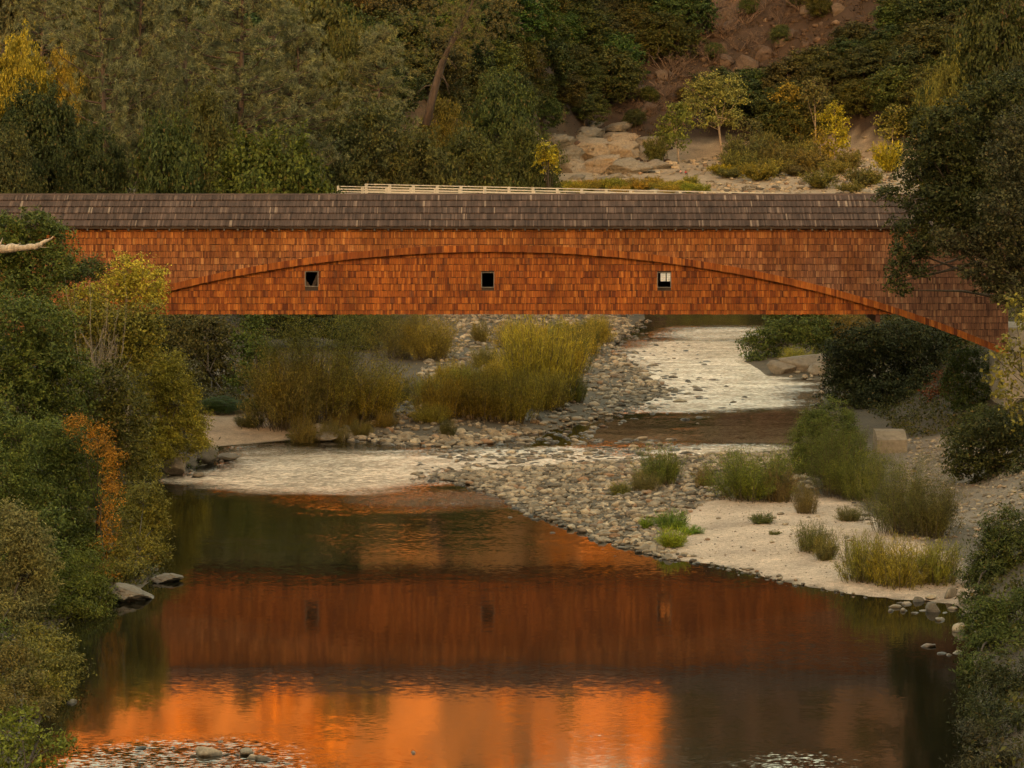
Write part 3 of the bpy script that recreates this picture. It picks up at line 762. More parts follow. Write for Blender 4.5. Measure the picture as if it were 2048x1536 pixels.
# near, mid and far broadleaf trees; leaf size follows the distance they are used at
proto_tree('oak_a', 101, 9, 11, 1.0, 16, 900, 52000, .17, .55, .50)
proto_tree('oak_b', 102, 9, 9, .6, 14, 800, 48000, .17, .55, .48)
proto_tree('bank_a', 103, 6, 7, .1, 14, 760, 42000, .13, .42, .36, r0=.13)
proto_tree('bank_b', 104, 6, 8, .1, 18, 640, 38000, .13, .36, .42, r0=.12, lob=(.15, .26))
proto_tree('alder', 105, 5, 8, .4, 18, 520, 26000, .14, .6, .34, r0=.12, lob=(.13, .22), ntwig=90, bark=(.20, .17, .12))
proto_tree('mid_a', 111, 9, 8, .3, 16, 700, 40000, .21, .6, .50)
proto_tree('mid_b', 112, 9, 10, .8, 18, 700, 40000, .21, .6, .50)
proto_tree('far_a', 121, 10, 9.5, .3, 9, 420, 17000, .34, .65, .62, r0=.3, ntwig=10, lob=(.22, .34), upbias=.45)
proto_tree('far_b', 122, 10, 9.5, .3, 12, 420, 17000, .34, .65, .62, r0=.3, ntwig=10, lob=(.22, .34), upbias=.45)
proto_tree('far_c', 123, 10, 9.5, .3, 7, 420, 17000, .34, .65, .62, r0=.3, ntwig=10, lob=(.22, .34), upbias=.45)
proto_tree('cotton', 131, 12, 18, 5.0, 24, 420, 9500, .42, .8, .75, r0=.34, ntwig=60, lob=(.10, .18), bark=(.36, .29, .22))
proto_tree('cotton_b', 132, 8, 14, 3.0, 20, 300, 8000, .40, .8, .62, r0=.2, ntwig=40, lob=(.13, .22), bark=(.32, .26, .20))
proto_willow('willow_a', 201, 4.5, 4.2, 130, 170, .16, .18, spread=.62, basew=.3)
proto_willow('willow_b', 202, 3.2, 2.6, 110, 130, .14, .18, spread=.5, basew=.34)
proto_willow('reed', 203, 2.6, 2.2, 120, 90, .20, .10, spread=.42, leaf0=.05, basew=.36)
proto_willow('willow_c', 205, 5.5, 8.0, 140, 230, .15, .18, spread=.6, basew=.34)
proto_willow('tuft', 204, 1.2, .7, 90, 26, .22, .07, spread=.8, leaf0=.02, stemr=.006)
proto_willow('far_bush', 206, 4, 3, 60, 80, .30, .35, spread=1.0)
proto_pine('pine_a', 301, 10, 26, 100, 11, 40)
proto_pine('pine_b', 302, 9, 22, 90, 11, 40, z0=.35)
proto_dead('dead_shrub', 401, 5, 4, 9)
def extent(p):
    me = [m for n, m, _ in p['parts'] if n in ('crown', 'leaves', 'branches')][0]; v = np.empty(len(me.vertices)*3, np.float32); me.vertices.foreach_get('co', v); v = v.reshape(-1, 3)
    p['H'] = float(np.percentile(v[:, 2], 99.3)); p['W'] = 2*float(np.percentile(np.hypot(v[:, 0], v[:, 1]), 93))
for p in PRO.values(): extent(p)
print('prototypes', sum(len(m.polygons)*2 for p in PRO.values() for _, m, _ in p['parts']))

def plant(name, kind, x, y, w, h, col, label, cat, group=None, z=None, lean=(0, 0), bark=None):
    p = PRO[kind]; zz = tz(x, y) if z is None else z
    o = tag(add(name, None, loc=(x, y, zz-.08), rot=(lean[0], lean[1], rnd.uniform(0, 6.28)), scale=(w/p['W'], w/p['W'], h/p['H'])), label, cat, group)
    for pn, me, bk in p['parts']:
        add(pn, me, o, color=(bark or bk) if bk else col)
    return o
def vary(c, k=.18): return tuple(v*f for v, f in zip(c, [rnd.uniform(1-k, 1+k)*q for q in (rnd.uniform(.9, 1.1), 1, 1)]))
def put(name, kind, cx, ytop, wpx, Y, col, label, cat='tree', group=None, lean=(0, 0), bark=None):
    """a plant whose crown spans wpx photo pixels round column cx with its top at row ytop, rooted on the ground at distance Y"""
    x = (cx-1024)/F*Y; zt = HC-(ytop-YH)/F*Y; z0 = tz(x, Y)
    h = max(.3, zt-z0)
    return plant(name, kind, x, Y, wpx/F*Y, h, col, label, cat, group, z0, lean, bark)

DK = (.052, .070, .026); DG = (.072, .098, .032); OL = (.120, .132, .040); YG = (.22, .21, .040); GO = (.30, .205, .034); OR = (.36, .15, .022); GY_ = (.125, .135, .068); PI = (.115, .115, .058); YE = (.46, .31, .03)

def lobed(name, label, Y, lobes, col, L=.19, asp=.55, cr=.42, dens=1.0, cat='tree', depth=.9, bark=(.075, .056, .038), r0=None, seed=None, root=None, ntwig=50):
    """a tree given by the lobes of its crown: (column, row, half width, half height) in photo pixels at distance Y"""
    r0 = r0 or (.07 if cat == 'shrub' else .17)
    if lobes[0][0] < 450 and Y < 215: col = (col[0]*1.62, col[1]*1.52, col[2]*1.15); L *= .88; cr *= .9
    Le = L*1.22
    seed = seed or (abs(int(lobes[0][0]*7+lobes[0][1]*13)) + 17); g = np.random.default_rng(seed); m_ = Y/F
    cs, rs = [], []
    for i, (px, py, rx, ry) in enumerate(lobes):
        Yl = min(Y, F*HC/max(py+.55*ry-YH, 1))            # lobes low on the bank come forward to stand clear of the water
        x, y, z_ = wpt(px, py, Yl); rx, ry = rx*Yl/F, ry*Yl/F
        cs.append((x, y+g.uniform(-depth, depth)*rx, z_)); rs.append((rx, max(rx*.85, .5), ry))
    cs = np.array(cs); rs = np.array(rs)
    bx_ = root[0] if root else float(cs[:, 0].mean()); by_ = root[1] if root else Y+.5; bz_ = tz(bx_, by_)
    o = tag(add(name, None, loc=(bx_, by_, bz_)), label, cat); off = np.array([bx_, by_, bz_]); cs = cs-off
    P, Nn, A_ = [], [], []; CP = []
    for c, r in zip(cs, rs):
        area = 4*math.pi*((r[0]*r[1])**1.6+(r[0]*r[2])**1.6+(r[1]*r[2])**1.6)**(1/1.6)/3**(1/1.6)
        ncl = max(10, int(area/(cr*cr*.8))); d = unitv(ncl, g); d[:, 2] += .2; d /= np.linalg.norm(d, axis=1)[:, None]
        keep = vnoise(d[:, 0]*2.2+d[:, 2]*1.3+c[0], d[:, 1]*1.5+d[:, 2]*2.2+c[2], seed) > .27
        d = d[keep]; ncl = len(d)
        cp = c+d*r*np.where(g.random(ncl) < .78, g.uniform(.6, 1.04, ncl), g.uniform(1.04, 1.42, ncl))[:, None]; CP += list(cp)
        nl = int(dens*1.15*area/(Le*Le*asp*.5)); q = g.integers(0, ncl, nl); cz = cr*g.uniform(.55, 1.4, ncl)
        P.append(cp[q]+g.normal(size=(nl, 3))*np.array([1, 1, .65])*cz[q][:, None]*.5)
        Nn.append(d[q]*.55+unitv(nl, g)*.75+np.array([0, 0, .35])); A_.append(unitv(nl, g)+d[q]*.4)
    P, Nn, A_ = map(np.concatenate, (P, Nn, A_)); Ls = Le*g.uniform(.6, 1.3, len(P))
    V, Fc = leaf_cards(P, Nn, A_, Ls, Ls*asp)
    add('crown', np_mesh('crown', V, Fc, LEAF), o, color=col)
    mb = MB(); gr = random.Random(seed); zt = max(.8, float(cs[:, 2].mean())); top = Vector(cs[:, :].mean(0))
    pts = [Vector((0, 0, -.6)), Vector((top.x*.25, top.y*.3, zt*.35)), Vector((top.x*.6, top.y*.7, zt*.7)), top]
    mb.tube(pts, [r0*1.25, r0, r0*.75, r0*.4], 7)
    for c, r in zip(cs, rs):
        b = pts[1].lerp(pts[3], gr.uniform(.1, .9)); p = Vector(c); mb.tube([b, b.lerp(p, .5)+Vector((0, 0, gr.uniform(-.2, .4))), p], [r0*.42, r0*.28, r0*.1], 5)
    for i in range(ntwig):
        p = Vector(CP[gr.randrange(len(CP))]); k_ = min(range(len(cs)), key=lambda q: (Vector(cs[q])-p).length); b = Vector(cs[k_])
        e = b.lerp(p, 1.12); mb.tube([b, b.lerp(p, .6)+Vector((0, 0, -.1)), e], [r0*.12, r0*.08, r0*.025], 3)
    add('trunk', mb.mesh('trunk', BARK, True), o, color=bark)
    return o
# left bank, in front of the bridge
lobed('oak_tree', 'tall dark oak rising against the roof behind the bleached limb', 197, [(55,450,55,28),(95,478,42,30),(20,480,70,45),(60,530,75,45),(110,525,42,28),(-20,540,70,70),(50,590,70,45)], DG)
lobed('dark_shrub', 'small dark leafy spray between the oak and the yellow green alder', 206, [(150,545,34,18),(180,538,34,20),(120,560,30,22)], DK, cat='shrub', r0=.1)
lobed('alder_tree', 'yellow green alder crown overlapping the orange bridge wall', 202, [(250,540,30,30),(285,545,32,28),(308,560,24,24),(232,575,40,30),(275,590,45,32),(310,600,22,26),(200,590,36,24),(160,600,40,26)], (.29, .27, .05), L=.17, asp=.6, dens=.7, cr=.34, r0=.14, ntwig=120, bark=(.24, .2, .13))
lobed('alder_tree', 'olive tree with bare twigs below the yellow green alder', 198, [(190,635,70,35),(250,650,60,40),(150,670,60,45),(220,700,75,50),(280,690,45,50),(305,650,26,45)], (.135, .135, .034), ntwig=120, dens=.85)
lobed('oak_tree', 'dark dense oak in the middle of the left bank', 186, [(40,640,80,50),(95,660,60,55),(10,720,80,60),(80,740,80,60),(130,770,60,50),(30,810,80,60),(110,830,70,45),(60,870,70,50)], DG)
lobed('willow_tree', 'yellowing willow standing over the boulders of the sandy cove', 207, [(300,750,42,50),(335,760,42,45),(355,810,42,50),(375,860,36,50),(320,850,50,60),(395,880,24,28),(330,885,42,34),(295,880,40,45),(280,940,34,40)], (.165, .160, .034), L=.17, asp=.35)
lobed('shade_shrub', 'shaded bush between the dark oak and the cove willow', 192, [(215,770,55,45),(250,820,50,50),(190,850,60,50),(255,900,50,50),(220,950,55,55),(265,1010,35,40)], (.075, .08, .028), cat='shrub')
lobed('bank_shrub', 'green shrub with an orange neighbour growing at its side', 166, [(120,880,60,45),(80,930,70,55),(150,940,50,60),(110,1000,75,60),(160,1040,60,60),(60,1020,60,60),(130,1100,70,60),(170,1130,45,50)], DG, L=.16, asp=.4, cat='shrub')
lobed('autumn_shrub', 'orange brown autumn shrub on the left bank', 164, [(160,852,26,22),(195,880,28,34),(215,930,24,42),(222,990,20,42),(215,1050,20,40),(200,1110,24,36),(215,1155,20,24)], (.27, .145, .030), L=.14, asp=.35, dens=.45, cr=.4, cat='shrub', root=((190-1024)/F*168, 168))
lobed('bank_shrub', 'olive shrub overhanging the dark pool beside the rock point', 172, [(285,1010,40,45),(305,1060,32,40),(265,1070,40,50),(290,1110,40,38),(250,1120,30,45),(312,1120,24,24),(270,1145,40,22),(235,1150,30,30)], (.13, .125, .034), L=.16, asp=.35, cat='shrub', r0=.1, root=gpt(262, 1150, .4))
lobed('bank_shrub', 'dark green trailing shrub right behind the pale rock slab', 156, [(165,1150,50,40),(140,1190,60,45),(190,1195,36,36),(110,1220,50,30),(165,1228,40,18)], (.085, .105, .026), L=.15, asp=.35, cat='shrub', r0=.1)
lobed('willow_tree', 'pale grey green willow on the left bank', 148, [(25,1040,42,36),(65,1070,40,40),(15,1100,50,50),(70,1130,45,45),(40,1180,55,50),(85,1180,28,36),(20,1240,50,45)], (.165, .165, .085), L=.17, asp=.28)
lobed('bank_shrub', 'deep green shrub above the pale willow', 160, [(20,880,60,50),(10,950,60,55),(50,990,40,40),(-20,1010,40,50)], DG, L=.16, asp=.4, cat='shrub')
lobed('bank_shrub', 'rounded olive bush hanging over the water', 140, [(85,1275,50,34),(110,1310,48,40),(60,1330,60,45),(125,1355,38,38),(85,1385,55,34),(40,1390,50,36)], (.115, .115, .036), L=.15, asp=.4, cat='shrub', root=gpt(70, 1400, .6))
lobed('bank_shrub', 'brownish grey bush at the water below the rounded bush', 131, [(20,1330,40,40),(50,1400,50,36),(10,1420,50,40),(75,1430,30,22)], (.125, .11, .05), L=.15, asp=.32, cat='shrub', root=gpt(30, 1500, .5))
lobed('bank_shrub', 'bright green sprays of a bush by the arc of stones', 113, [(35,1445,40,24),(80,1470,36,20),(20,1495,50,26),(110,1495,26,16),(60,1520,50,24),(140,1478,16,8)], (.12, .15, .034), L=.17, asp=.45, dens=.6, cat='shrub', root=gpt(20, 1600, .5))
lobed('bank_shrub', 'dark bush behind the pale grey green willow', 152, [(-10,1140,40,60),(100,1060,30,50),(110,1130,30,50),(-20,1280,40,60)], DG, L=.16, cat='shrub')
put('dead_shrub', 'dead_shrub', 190, 560, 120, 194, (.2, .2, .2), 'bare grey twigs amid the olive tree', 'dead shrub', bark=(.30, .25, .19))

# left side under and behind the bridge
lobed('bank_tree', 'brown green tree below the left end of the bridge', 262, [(365,660,50,40),(420,670,50,45),(450,690,30,35),(390,730,60,55),(440,760,45,50),(360,780,45,60),(420,820,55,40),(480,820,30,30)], (.115, .105, .036), L=.22)
lobed('alder_tree', 'green upright young tree below the bridge', 258, [(510,650,20,26),(500,690,32,32),(520,730,40,40),(500,780,45,45),(530,820,40,35)], (.095, .13, .03), L=.22)
put('bank_shrub', 'bank_a', 450, 792, 100, 240, (.075, .12, .026), 'bright green low bush behind the sandy cove', 'shrub')
put('willow_shrub', 'willow_c', 640, 620, 270, 235, (.31, .28, .06), 'large golden olive willow fan below the bridge', 'shrub')
put('willow_shrub', 'willow_a', 575, 700, 180, 233, (.26, .22, .06), 'brownish willow between the cove and the golden fan', 'shrub')
put('willow_shrub', 'willow_a', 735, 720, 170, 237, (.42, .34, .05), 'golden willow leaning towards the cobble bar', 'shrub')
put('bank_shrub', 'mid_a', 730, 600, 150, 300, DG, 'dark green bush under the bridge behind the golden fan', 'shrub')
put('willow_shrub', 'willow_c', 800, 600, 150, 290, (.21, .18, .042), 'olive willow thicket below the first window', 'shrub')
put('willow_shrub', 'willow_a', 860, 630, 110, 288, (.32, .25, .045), 'yellowing willow at the edge of the pale cobbles', 'shrub')
put('bank_shrub', 'mid_b', 590, 590, 200, 300, DK, 'dark tree crown hidden behind the willow fan')
put('bank_shrub', 'mid_a', 330, 600, 150, 290, DK, 'shadowed tree behind the bridge at its west end')
rw = random.Random(77)
GS = 'willow shrubs growing on the cobble bar'
for i, (cx, yt, w, py, c) in enumerate([(1075,632,150,800,(.42,.33,.04)),(1120,660,110,770,(.44,.33,.04)),(1045,650,90,775,(.38,.32,.045)),(1150,650,70,745,(.16,.16,.036)),(1170,640,60,700,(.12,.13,.034)),
        (950,730,130,836,(.30,.235,.04)),(880,745,100,838,(.34,.25,.04)),(1020,740,120,838,(.28,.24,.04)),(1090,740,100,815,(.34,.27,.04)),(1150,745,50,800,(.16,.17,.036)),(800,755,60,810,(.2,.17,.04)),
        (960,640,40,690,(.24,.2,.05)),(970,690,60,740,(.2,.18,.04)),(895,835,36,866,(.12,.12,.04)),(1200,640,40,665,(.11,.12,.04)),(610,836,60,870,(.22,.17,.045)),(665,838,60,866,(.2,.17,.05)),(720,838,50,862,(.22,.19,.05)),(770,820,50,850,(.26,.2,.05)),(690,815,60,850,(.24,.18,.045)),(590,812,70,850,(.2,.15,.045)),(500,815,60,852,(.12,.12,.036))]+[(870+t*290+rw.uniform(-55,55), None, rw.uniform(40,80), 832-t*165+rw.uniform(-18,22), rw.choice([(.40,.31,.045),(.33,.29,.045),(.26,.26,.05),(.44,.33,.04)])) for t in [i/21 for i in range(22)]]):
    if yt is None: yt = py-rw.uniform(34, 66)
    x, y = gpt(cx, py, .5)
    put('willow_shrub', 'willow_b' if i % 2 else 'reed', cx, yt, w, y, c, ('bright golden' if c[0] > .35 else ('yellow olive' if c[0] > .27 else ('tan green' if c[0] > .19 else 'dull green')))+' willow clump '+('at the water edge by the sandy cove' if cx < 780 and py > 840 else ('on the cobble bar under the bridge' if py < 780 else 'at the front of the cobble bar')), 'shrub', GS)

# right bank beyond and below the bridge
put('bank_shrub', 'mid_a', 1600, 590, 150, 318, (.085, .105, .028), 'green bush hanging over the riffle by the flat boulder', 'shrub')
lobed('bank_shrub', 'leafy bush leaning out over the riffle', 300, [(1498,692,20,20),(1522,680,26,24),(1550,668,30,26),(1580,660,36,28),(1620,660,40,30),(1650,680,30,30),(1545,706,26,18),(1510,715,18,14),(1660,715,24,22)], (.095, .125, .034), L=.2, cat='shrub', root=((1580-1024)/F*303, 303))
put('willow_shrub', 'reed', 1590, 692, 60, 292, (.30, .30, .05), 'yellow green grass beside the big flat boulder', 'shrub')
put('willow_shrub', 'reed', 1625, 705, 50, 288, (.26, .26, .05), 'green grass on top of the flat boulder', 'shrub')
put('willow_shrub', 'willow_a', 1700, 620, 90, 300, (.22, .16, .04), 'yellowing bush under the descending arch', 'shrub')
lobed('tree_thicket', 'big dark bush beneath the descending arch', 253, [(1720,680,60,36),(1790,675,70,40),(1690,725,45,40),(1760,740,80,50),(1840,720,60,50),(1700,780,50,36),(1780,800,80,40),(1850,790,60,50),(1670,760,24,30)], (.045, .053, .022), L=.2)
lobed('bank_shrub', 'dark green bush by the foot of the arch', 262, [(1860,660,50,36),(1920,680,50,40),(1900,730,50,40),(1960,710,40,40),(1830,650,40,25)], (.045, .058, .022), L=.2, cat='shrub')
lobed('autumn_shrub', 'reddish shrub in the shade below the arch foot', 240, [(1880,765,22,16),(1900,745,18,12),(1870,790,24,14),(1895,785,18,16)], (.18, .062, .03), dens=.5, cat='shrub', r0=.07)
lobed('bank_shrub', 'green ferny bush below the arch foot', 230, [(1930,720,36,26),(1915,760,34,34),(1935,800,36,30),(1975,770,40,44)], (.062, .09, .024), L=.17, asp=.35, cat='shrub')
lobed('alder_tree', 'yellow leaved tree beside the concrete abutment', 190, [(2030,610,24,22),(1995,720,24,22),(2025,700,30,30),(2000,760,30,26),(2040,750,30,36),(2015,800,30,28),(2045,830,26,26),(2055,660,24,40)], (.26, .235, .055), L=.22, asp=.8, dens=.38, cr=.36, ntwig=160, bark=(.10, .085, .055), r0=.09, root=(33.5, 191))
lobed('bank_shrub', 'dark bush on the right bank above the gravel slope', 194, [(1990,860,60,36),(1960,900,60,45),(2030,900,50,50),(1930,930,45,30),(2000,960,60,40),(2050,980,40,60)], (.060, .068, .024), L=.17, cat='shrub')
lobed('bank_shrub', 'low olive bush under the yellow leaved tree', 205, [(1950,850,40,24),(1915,880,30,20),(1975,840,36,26)], (.07, .085, .026), L=.17, asp=.35, cat='shrub')
# shrubs of the near bar
for cx, yt, w, py, c, kd, lb in [(1500,895,180,1008,(.15,.165,.036),'willow_a','green willow clump in the middle of the near bar'),
        (1320,890,90,975,(.13,.15,.036),'willow_b','small green willow among the cobbles'),
        (1290,940,60,985,(.16,.13,.05),'reed','dry reed clump beside the small green willow'),
        (1650,800,150,985,(.085,.10,.03),'bank_a','dark green bush beside the concrete block'),
        (1680,850,150,1000,(.11,.12,.034),'willow_c','tall willow in front of the concrete block'),
        (1625,870,110,960,(.09,.095,.034),'willow_a','dark willow by the smooth water'),
        (1560,930,70,1012,(.17,.115,.05),'reed','rusty dry weeds at the edge of the sand'),
        (1612,968,50,1035,(.14,.105,.05),'reed','dry weed standing on the sand edge'),
        (1720,900,110,1010,(.14,.145,.036),'willow_a','light green willow beside the tall willow'),
        (1800,905,170,1075,(.13,.125,.04),'willow_c','tall airy willow above the sandy beach'),
        (1860,960,120,1085,(.12,.105,.042),'willow_a','brownish willow beside the gravel slope'),
        (1630,1042,80,1100,(.14,.13,.044),'reed','grey green weeds on the pale sand'),
        (1650,1070,50,1115,(.13,.11,.044),'tuft','low dry weed in front of the grey green weeds'),
        (1730,1065,110,1150,(.19,.17,.036),'reed','yellow green reeds at the edge of the beach'),
        (1800,1075,130,1160,(.26,.20,.036),'reed','golden reeds at the waterside'),
        (1870,1080,110,1158,(.20,.185,.036),'reed','green gold reeds beside the right bank'),
        (1525,1022,50,1052,(.09,.10,.04),'tuft','dark tuft lying on the sand'),
        (1549,1058,26,1072,(.10,.10,.04),'tuft','tiny tuft alone on the sand'),
        (1345,1018,70,1052,(.11,.16,.03),'tuft','bright green grass tuft among cobbles'),
        (1345,1050,62,1082,(.20,.23,.03),'tuft','yellow green grass tuft at the sand edge'),
        (1382,1048,50,1062,(.12,.19,.03),'tuft','flat green tuft on the sand'),
        (1293,1030,30,1048,(.15,.2,.03),'tuft','small green tuft among the wet cobbles'),
        (1410,930,40,985,(.17,.12,.05),'reed','dry stalk clump left of the middle willow'),
        (1240,960,40,990,(.15,.14,.05),'tuft','sparse tuft at the tip of the near bar'),
        (1700,1010,60,1050,(.13,.115,.045),'reed','thin dry weeds behind the sand')]:
    x, y = gpt(cx, py, .45)
    c = (c[0]*1.25, c[1]*1.35, c[2]*1.1)
    put('willow_shrub' if kd != 'tuft' else 'grass_tuft', kd, cx, yt, w, y, c, lb, 'shrub' if kd != 'tuft' else 'grass')
# right foreground
lobed('willow_tree', 'green willow leaning in from the right bank above the ring of stones', 158, [(2010,1060,45,34),(1975,1095,40,34),(2030,1110,50,50),(1950,1140,36,36),(1990,1160,50,45),(1945,1190,28,30)], (.088, .11, .034), L=.17, asp=.26)
lobed('willow_tree', 'bright green willow hanging over the pool below the stones', 141, [(1980,1225,45,36),(2025,1220,50,50),(1955,1275,34,40),(2000,1290,55,45),(1950,1330,30,30),(2040,1310,40,50)], (.10, .13, .034), L=.16, asp=.26)
lobed('bank_shrub', 'dark bush low on the right bank over the black water', 127, [(1985,1380,50,40),(2035,1390,50,50),(1960,1430,45,36),(2010,1460,60,45)], (.060, .07, .03), L=.15, asp=.3, cat='shrub')
lobed('bank_shrub', 'shaded grey bush at the very foot of the right bank', 120, [(1975,1480,50,34),(2030,1510,50,40),(1960,1530,50,30)], (.075, .075, .045), L=.15, asp=.3, cat='shrub')
# the big oaks that hang in front of the bridge's east end
lobed('oak_tree', 'huge dark oak covering the east end of the roof', 213, [(1960,205,46,36),(2015,190,50,45),(1905,245,46,36),(1860,240,36,28),(1850,300,44,38),(1930,300,60,45),(1835,350,36,36),(1890,365,55,40),(1960,380,60,45),(1850,410,44,30),(1910,430,55,34),(1830,455,40,30),(1975,440,50,30),(1815,500,32,28),(1850,490,36,24),(1800,535,22,24),(1790,565,14,16),(1810,580,12,12),(1780,390,26,16),(1840,540,20,14),(1990,250,50,40),(1900,310,50,40),(1940,340,60,40),(1880,400,50,36),(1990,410,60,40),(1940,420,50,36)], (.062, .074, .028), root=(37.5, 217), r0=.3, dens=1.15)
lobed('oak_tree', 'grey green oak with pale twigs over the bridge end', 208, [(2030,270,40,50),(2000,330,45,40),(2045,370,45,50),(2010,420,50,45),(1990,470,40,28),(2040,470,40,45),(2050,540,26,36),(1990,575,30,16),(2010,600,24,14),(1985,530,18,22),(1960,490,40,26),(1930,500,36,22),(2020,520,40,36),(1975,560,30,20),(2030,580,30,30),(1900,480,36,20),(1945,540,24,16)], (.085, .085, .042), root=(38.5, 211), r0=.22, ntwig=200, dens=1.0, bark=(.15, .12, .08))

# behind the bridge: left forest
put('autumn_tree', 'mid_b', 35, 75, 140, 380, (.34, .29, .04), 'yellow autumn tree at the forest edge')
put('autumn_tree', 'mid_b', 115, 105, 90, 384, (.34, .26, .04), 'golden autumn tree beside the pale slope')
for cx, yt, w, Y, c, kd, lb in [(60,180,200,330,DK,'mid_a','dark oak above the west end of the roof'),(190,255,150,325,DK,'mid_b','dark oak in front of the pine trunks'),
        (20,260,140,318,(.09,.10,.04),'mid_a','grey green bush just above the roof at its west end'),(330,240,170,322,DG,'mid_a','olive oak behind the roof with dead branches'),
        (545,268,270,326,(.10,.125,.026),'mid_a','glossy green oak at the end of the white railing'),(730,212,240,390,(.105,.115,.045),'mid_b','round grey green tree behind the white railing'),
        (820,270,180,386,(.10,.105,.036),'mid_a','olive oak behind the middle of the railing'),(950,270,200,395,(.095,.105,.032),'mid_a','dense green oak behind the railing'),
        (1045,255,150,400,(.085,.10,.03),'mid_b','green oak at the edge of the open beach'),
        (880,200,110,430,(.15,.13,.03),'mid_b','ivy hung tree with yellow leaves below the leaning trunk'),(985,150,170,440,DG,'mid_b','dark tree right of the leaning trunk'),
        (690,60,150,450,(.10,.105,.032),'mid_b','upright oak behind the round tree'),(420,190,160,345,(.10,.105,.034),'mid_b','oak below the long pine limb'),
        (130,150,110,400,(.11,.11,.036),'mid_b','small tree on the pale slope')]:
    put('oak_tree', kd, cx, yt, w, Y, c, lb)
lobed('autumn_tree', 'yellow tree at the edge of the open beach', 396, [(1090,300,16,14),(1104,312,14,20),(1108,335,10,16),(1085,325,14,20)], (.36, .32, .035), L=.34, asp=.7, cr=.55)
for cx, yt, w, Y, kd, lb in [(215,-190,190,350,'pine_a','tall grey pine with twin trunks above the west end'),(275,-150,150,356,'pine_b','slim grey pine beside the twin trunks'),
        (480,-160,260,362,'pine_a','broad grey pine above the glossy oak'),(600,40,160,370,'pine_b','grey pine crown above the round tree'),
        (370,-60,170,385,'pine_b','grey pine between the two tallest pines'),(760,55,140,420,'pine_b','pale grey pine left of the leaning trunk'),
        (560,-120,160,410,'pine_a','grey pine behind the broad pine'),(70,-120,170,400,'pine_a','grey pine above the yellow trees')]:
    put('pine_tree', kd, cx, yt, w, Y, (.195, .215, .120), lb)
# the leaning pine
pb = wpt(862, 195, 372); lp = tag(add('leaning_pine', None, loc=pb), 'leaning pine with a bare dark trunk on the hillside', 'tree')
tp = [Vector(wpt(*q, 372))-Vector(pb) for q in ((852, 250), (866, 190), (885, 125), (905, 80), (932, 35), (960, -30), (975, -90))]
mb = MB(); mb.tube(tp, [.5, .46, .42, .38, .3, .2, .05], 8)
for q in ((866, 170, 835, 185), (875, 150, 900, 175), (890, 115, 915, 140), (870, 165, 858, 195), (880, 140, 900, 190)):
    a_ = Vector(wpt(q[0], q[1], 372))-Vector(pb); b_ = Vector(wpt(q[2], q[3], 371))-Vector(pb); mb.tube([a_, a_.lerp(b_, .5)+Vector((0, 0, .3)), b_], [.09, .06, .02], 5)
add('trunk', mb.mesh('leaning_trunk', BARK, True), lp, color=(.085, .058, .042))
g = np.random.default_rng(55); P = []; A_ = []
for i in range(700):
    t = g.uniform(.45, 1.0); j = min(int(t*6), 5); f_ = t*6-j; c = np.array(tp[j].lerp(tp[j+1], f_)); c = c+g.normal(size=3)*np.array([3.2, 3.0, 1.6])
    d = unitv(26, g)+np.array([0, 0, .3]); d /= np.linalg.norm(d, axis=1)[:, None]; P.append(c+d*.2); A_.append(d)
P = np.concatenate(P); A_ = np.concatenate(A_); V, Fc = leaf_cards(P, unitv(len(P), g), A_, g.uniform(.3, .5, len(P)), np.full(len(P), .05), 0)
add('crown', np_mesh('leaning_crown', V, Fc, LEAF), lp, color=(.15, .135, .062))

# far hillside wood
def far_tree(kind, cx, cy, w, c, label, group, name='oak_tree', hk=.85):
    """an oak standing where the sight line through (cx, cy) meets the hillside"""
    ys = np.arange(470, 1050, 2.0); xs_ = (cx-1024)/F*ys; zz = HC-(cy-YH)/F*ys
    t = terr(xs_, ys); hit = np.nonzero(t > zz)[0]
    if len(hit) == 0: return
    Y = ys[hit[0]]; x = xs_[hit[0]]; W = w/F*Y
    plant(name, kind, x, Y, W, W*hk, c, label, 'tree', group, float(t[hit[0]]))
rr = random.Random(5)
def shade(c): return 'deep dark green' if c[1] < .068 else ('yellowish olive' if c[0] > .098 else ('dark green' if c[1] < .09 else 'olive green'))
GL = 'oaks on the left hillside'; GR = 'oaks on the far hillside'
RIB = np.array([(1225,335),(1225,195),(1320,140),(1400,50),(1470,-60),(1800,-60),(1730,60),(1650,115),(1560,150),(1500,160),(1390,200),(1345,300)])
def bare(x, y):                                # the dry rocky rib that carries no oaks
    return bool(inside(np.array([float(x)]), np.array([float(y)]), RIB)[0])
for row, cy in enumerate(range(-30, 330, 34)):
    for cx in range(1010, 2000, 66):
        x, y = cx+rr.uniform(-28, 28), cy+rr.uniform(-16, 16)
        if bare(x, y) or (rr.random() < .9 and (bare(x-35, y-20) or bare(x+35, y-20) or bare(x, y+25))): continue
        if y > 250 and x < 1360: continue
        if y > 235 and 1640 < x < 1790: continue
        if y > 275: continue
        c = vary(rr.choice([DK, DG, DG, (.085, .095, .03), (.06, .075, .03)]))
        dr = x-(1250+(300-y)*1.25); zone = 'beside the dry rocky rib' if -190 < dr < 270 else ('low on the far canyon side' if y > 150 else ('halfway up the far canyon side' if y > 50 else 'high on the far canyon side'))
        far_tree(rr.choice(['far_a', 'far_b', 'far_c']), x, y+30, rr.uniform(85, 145), c, shade(c)+' round oak '+zone, GR)
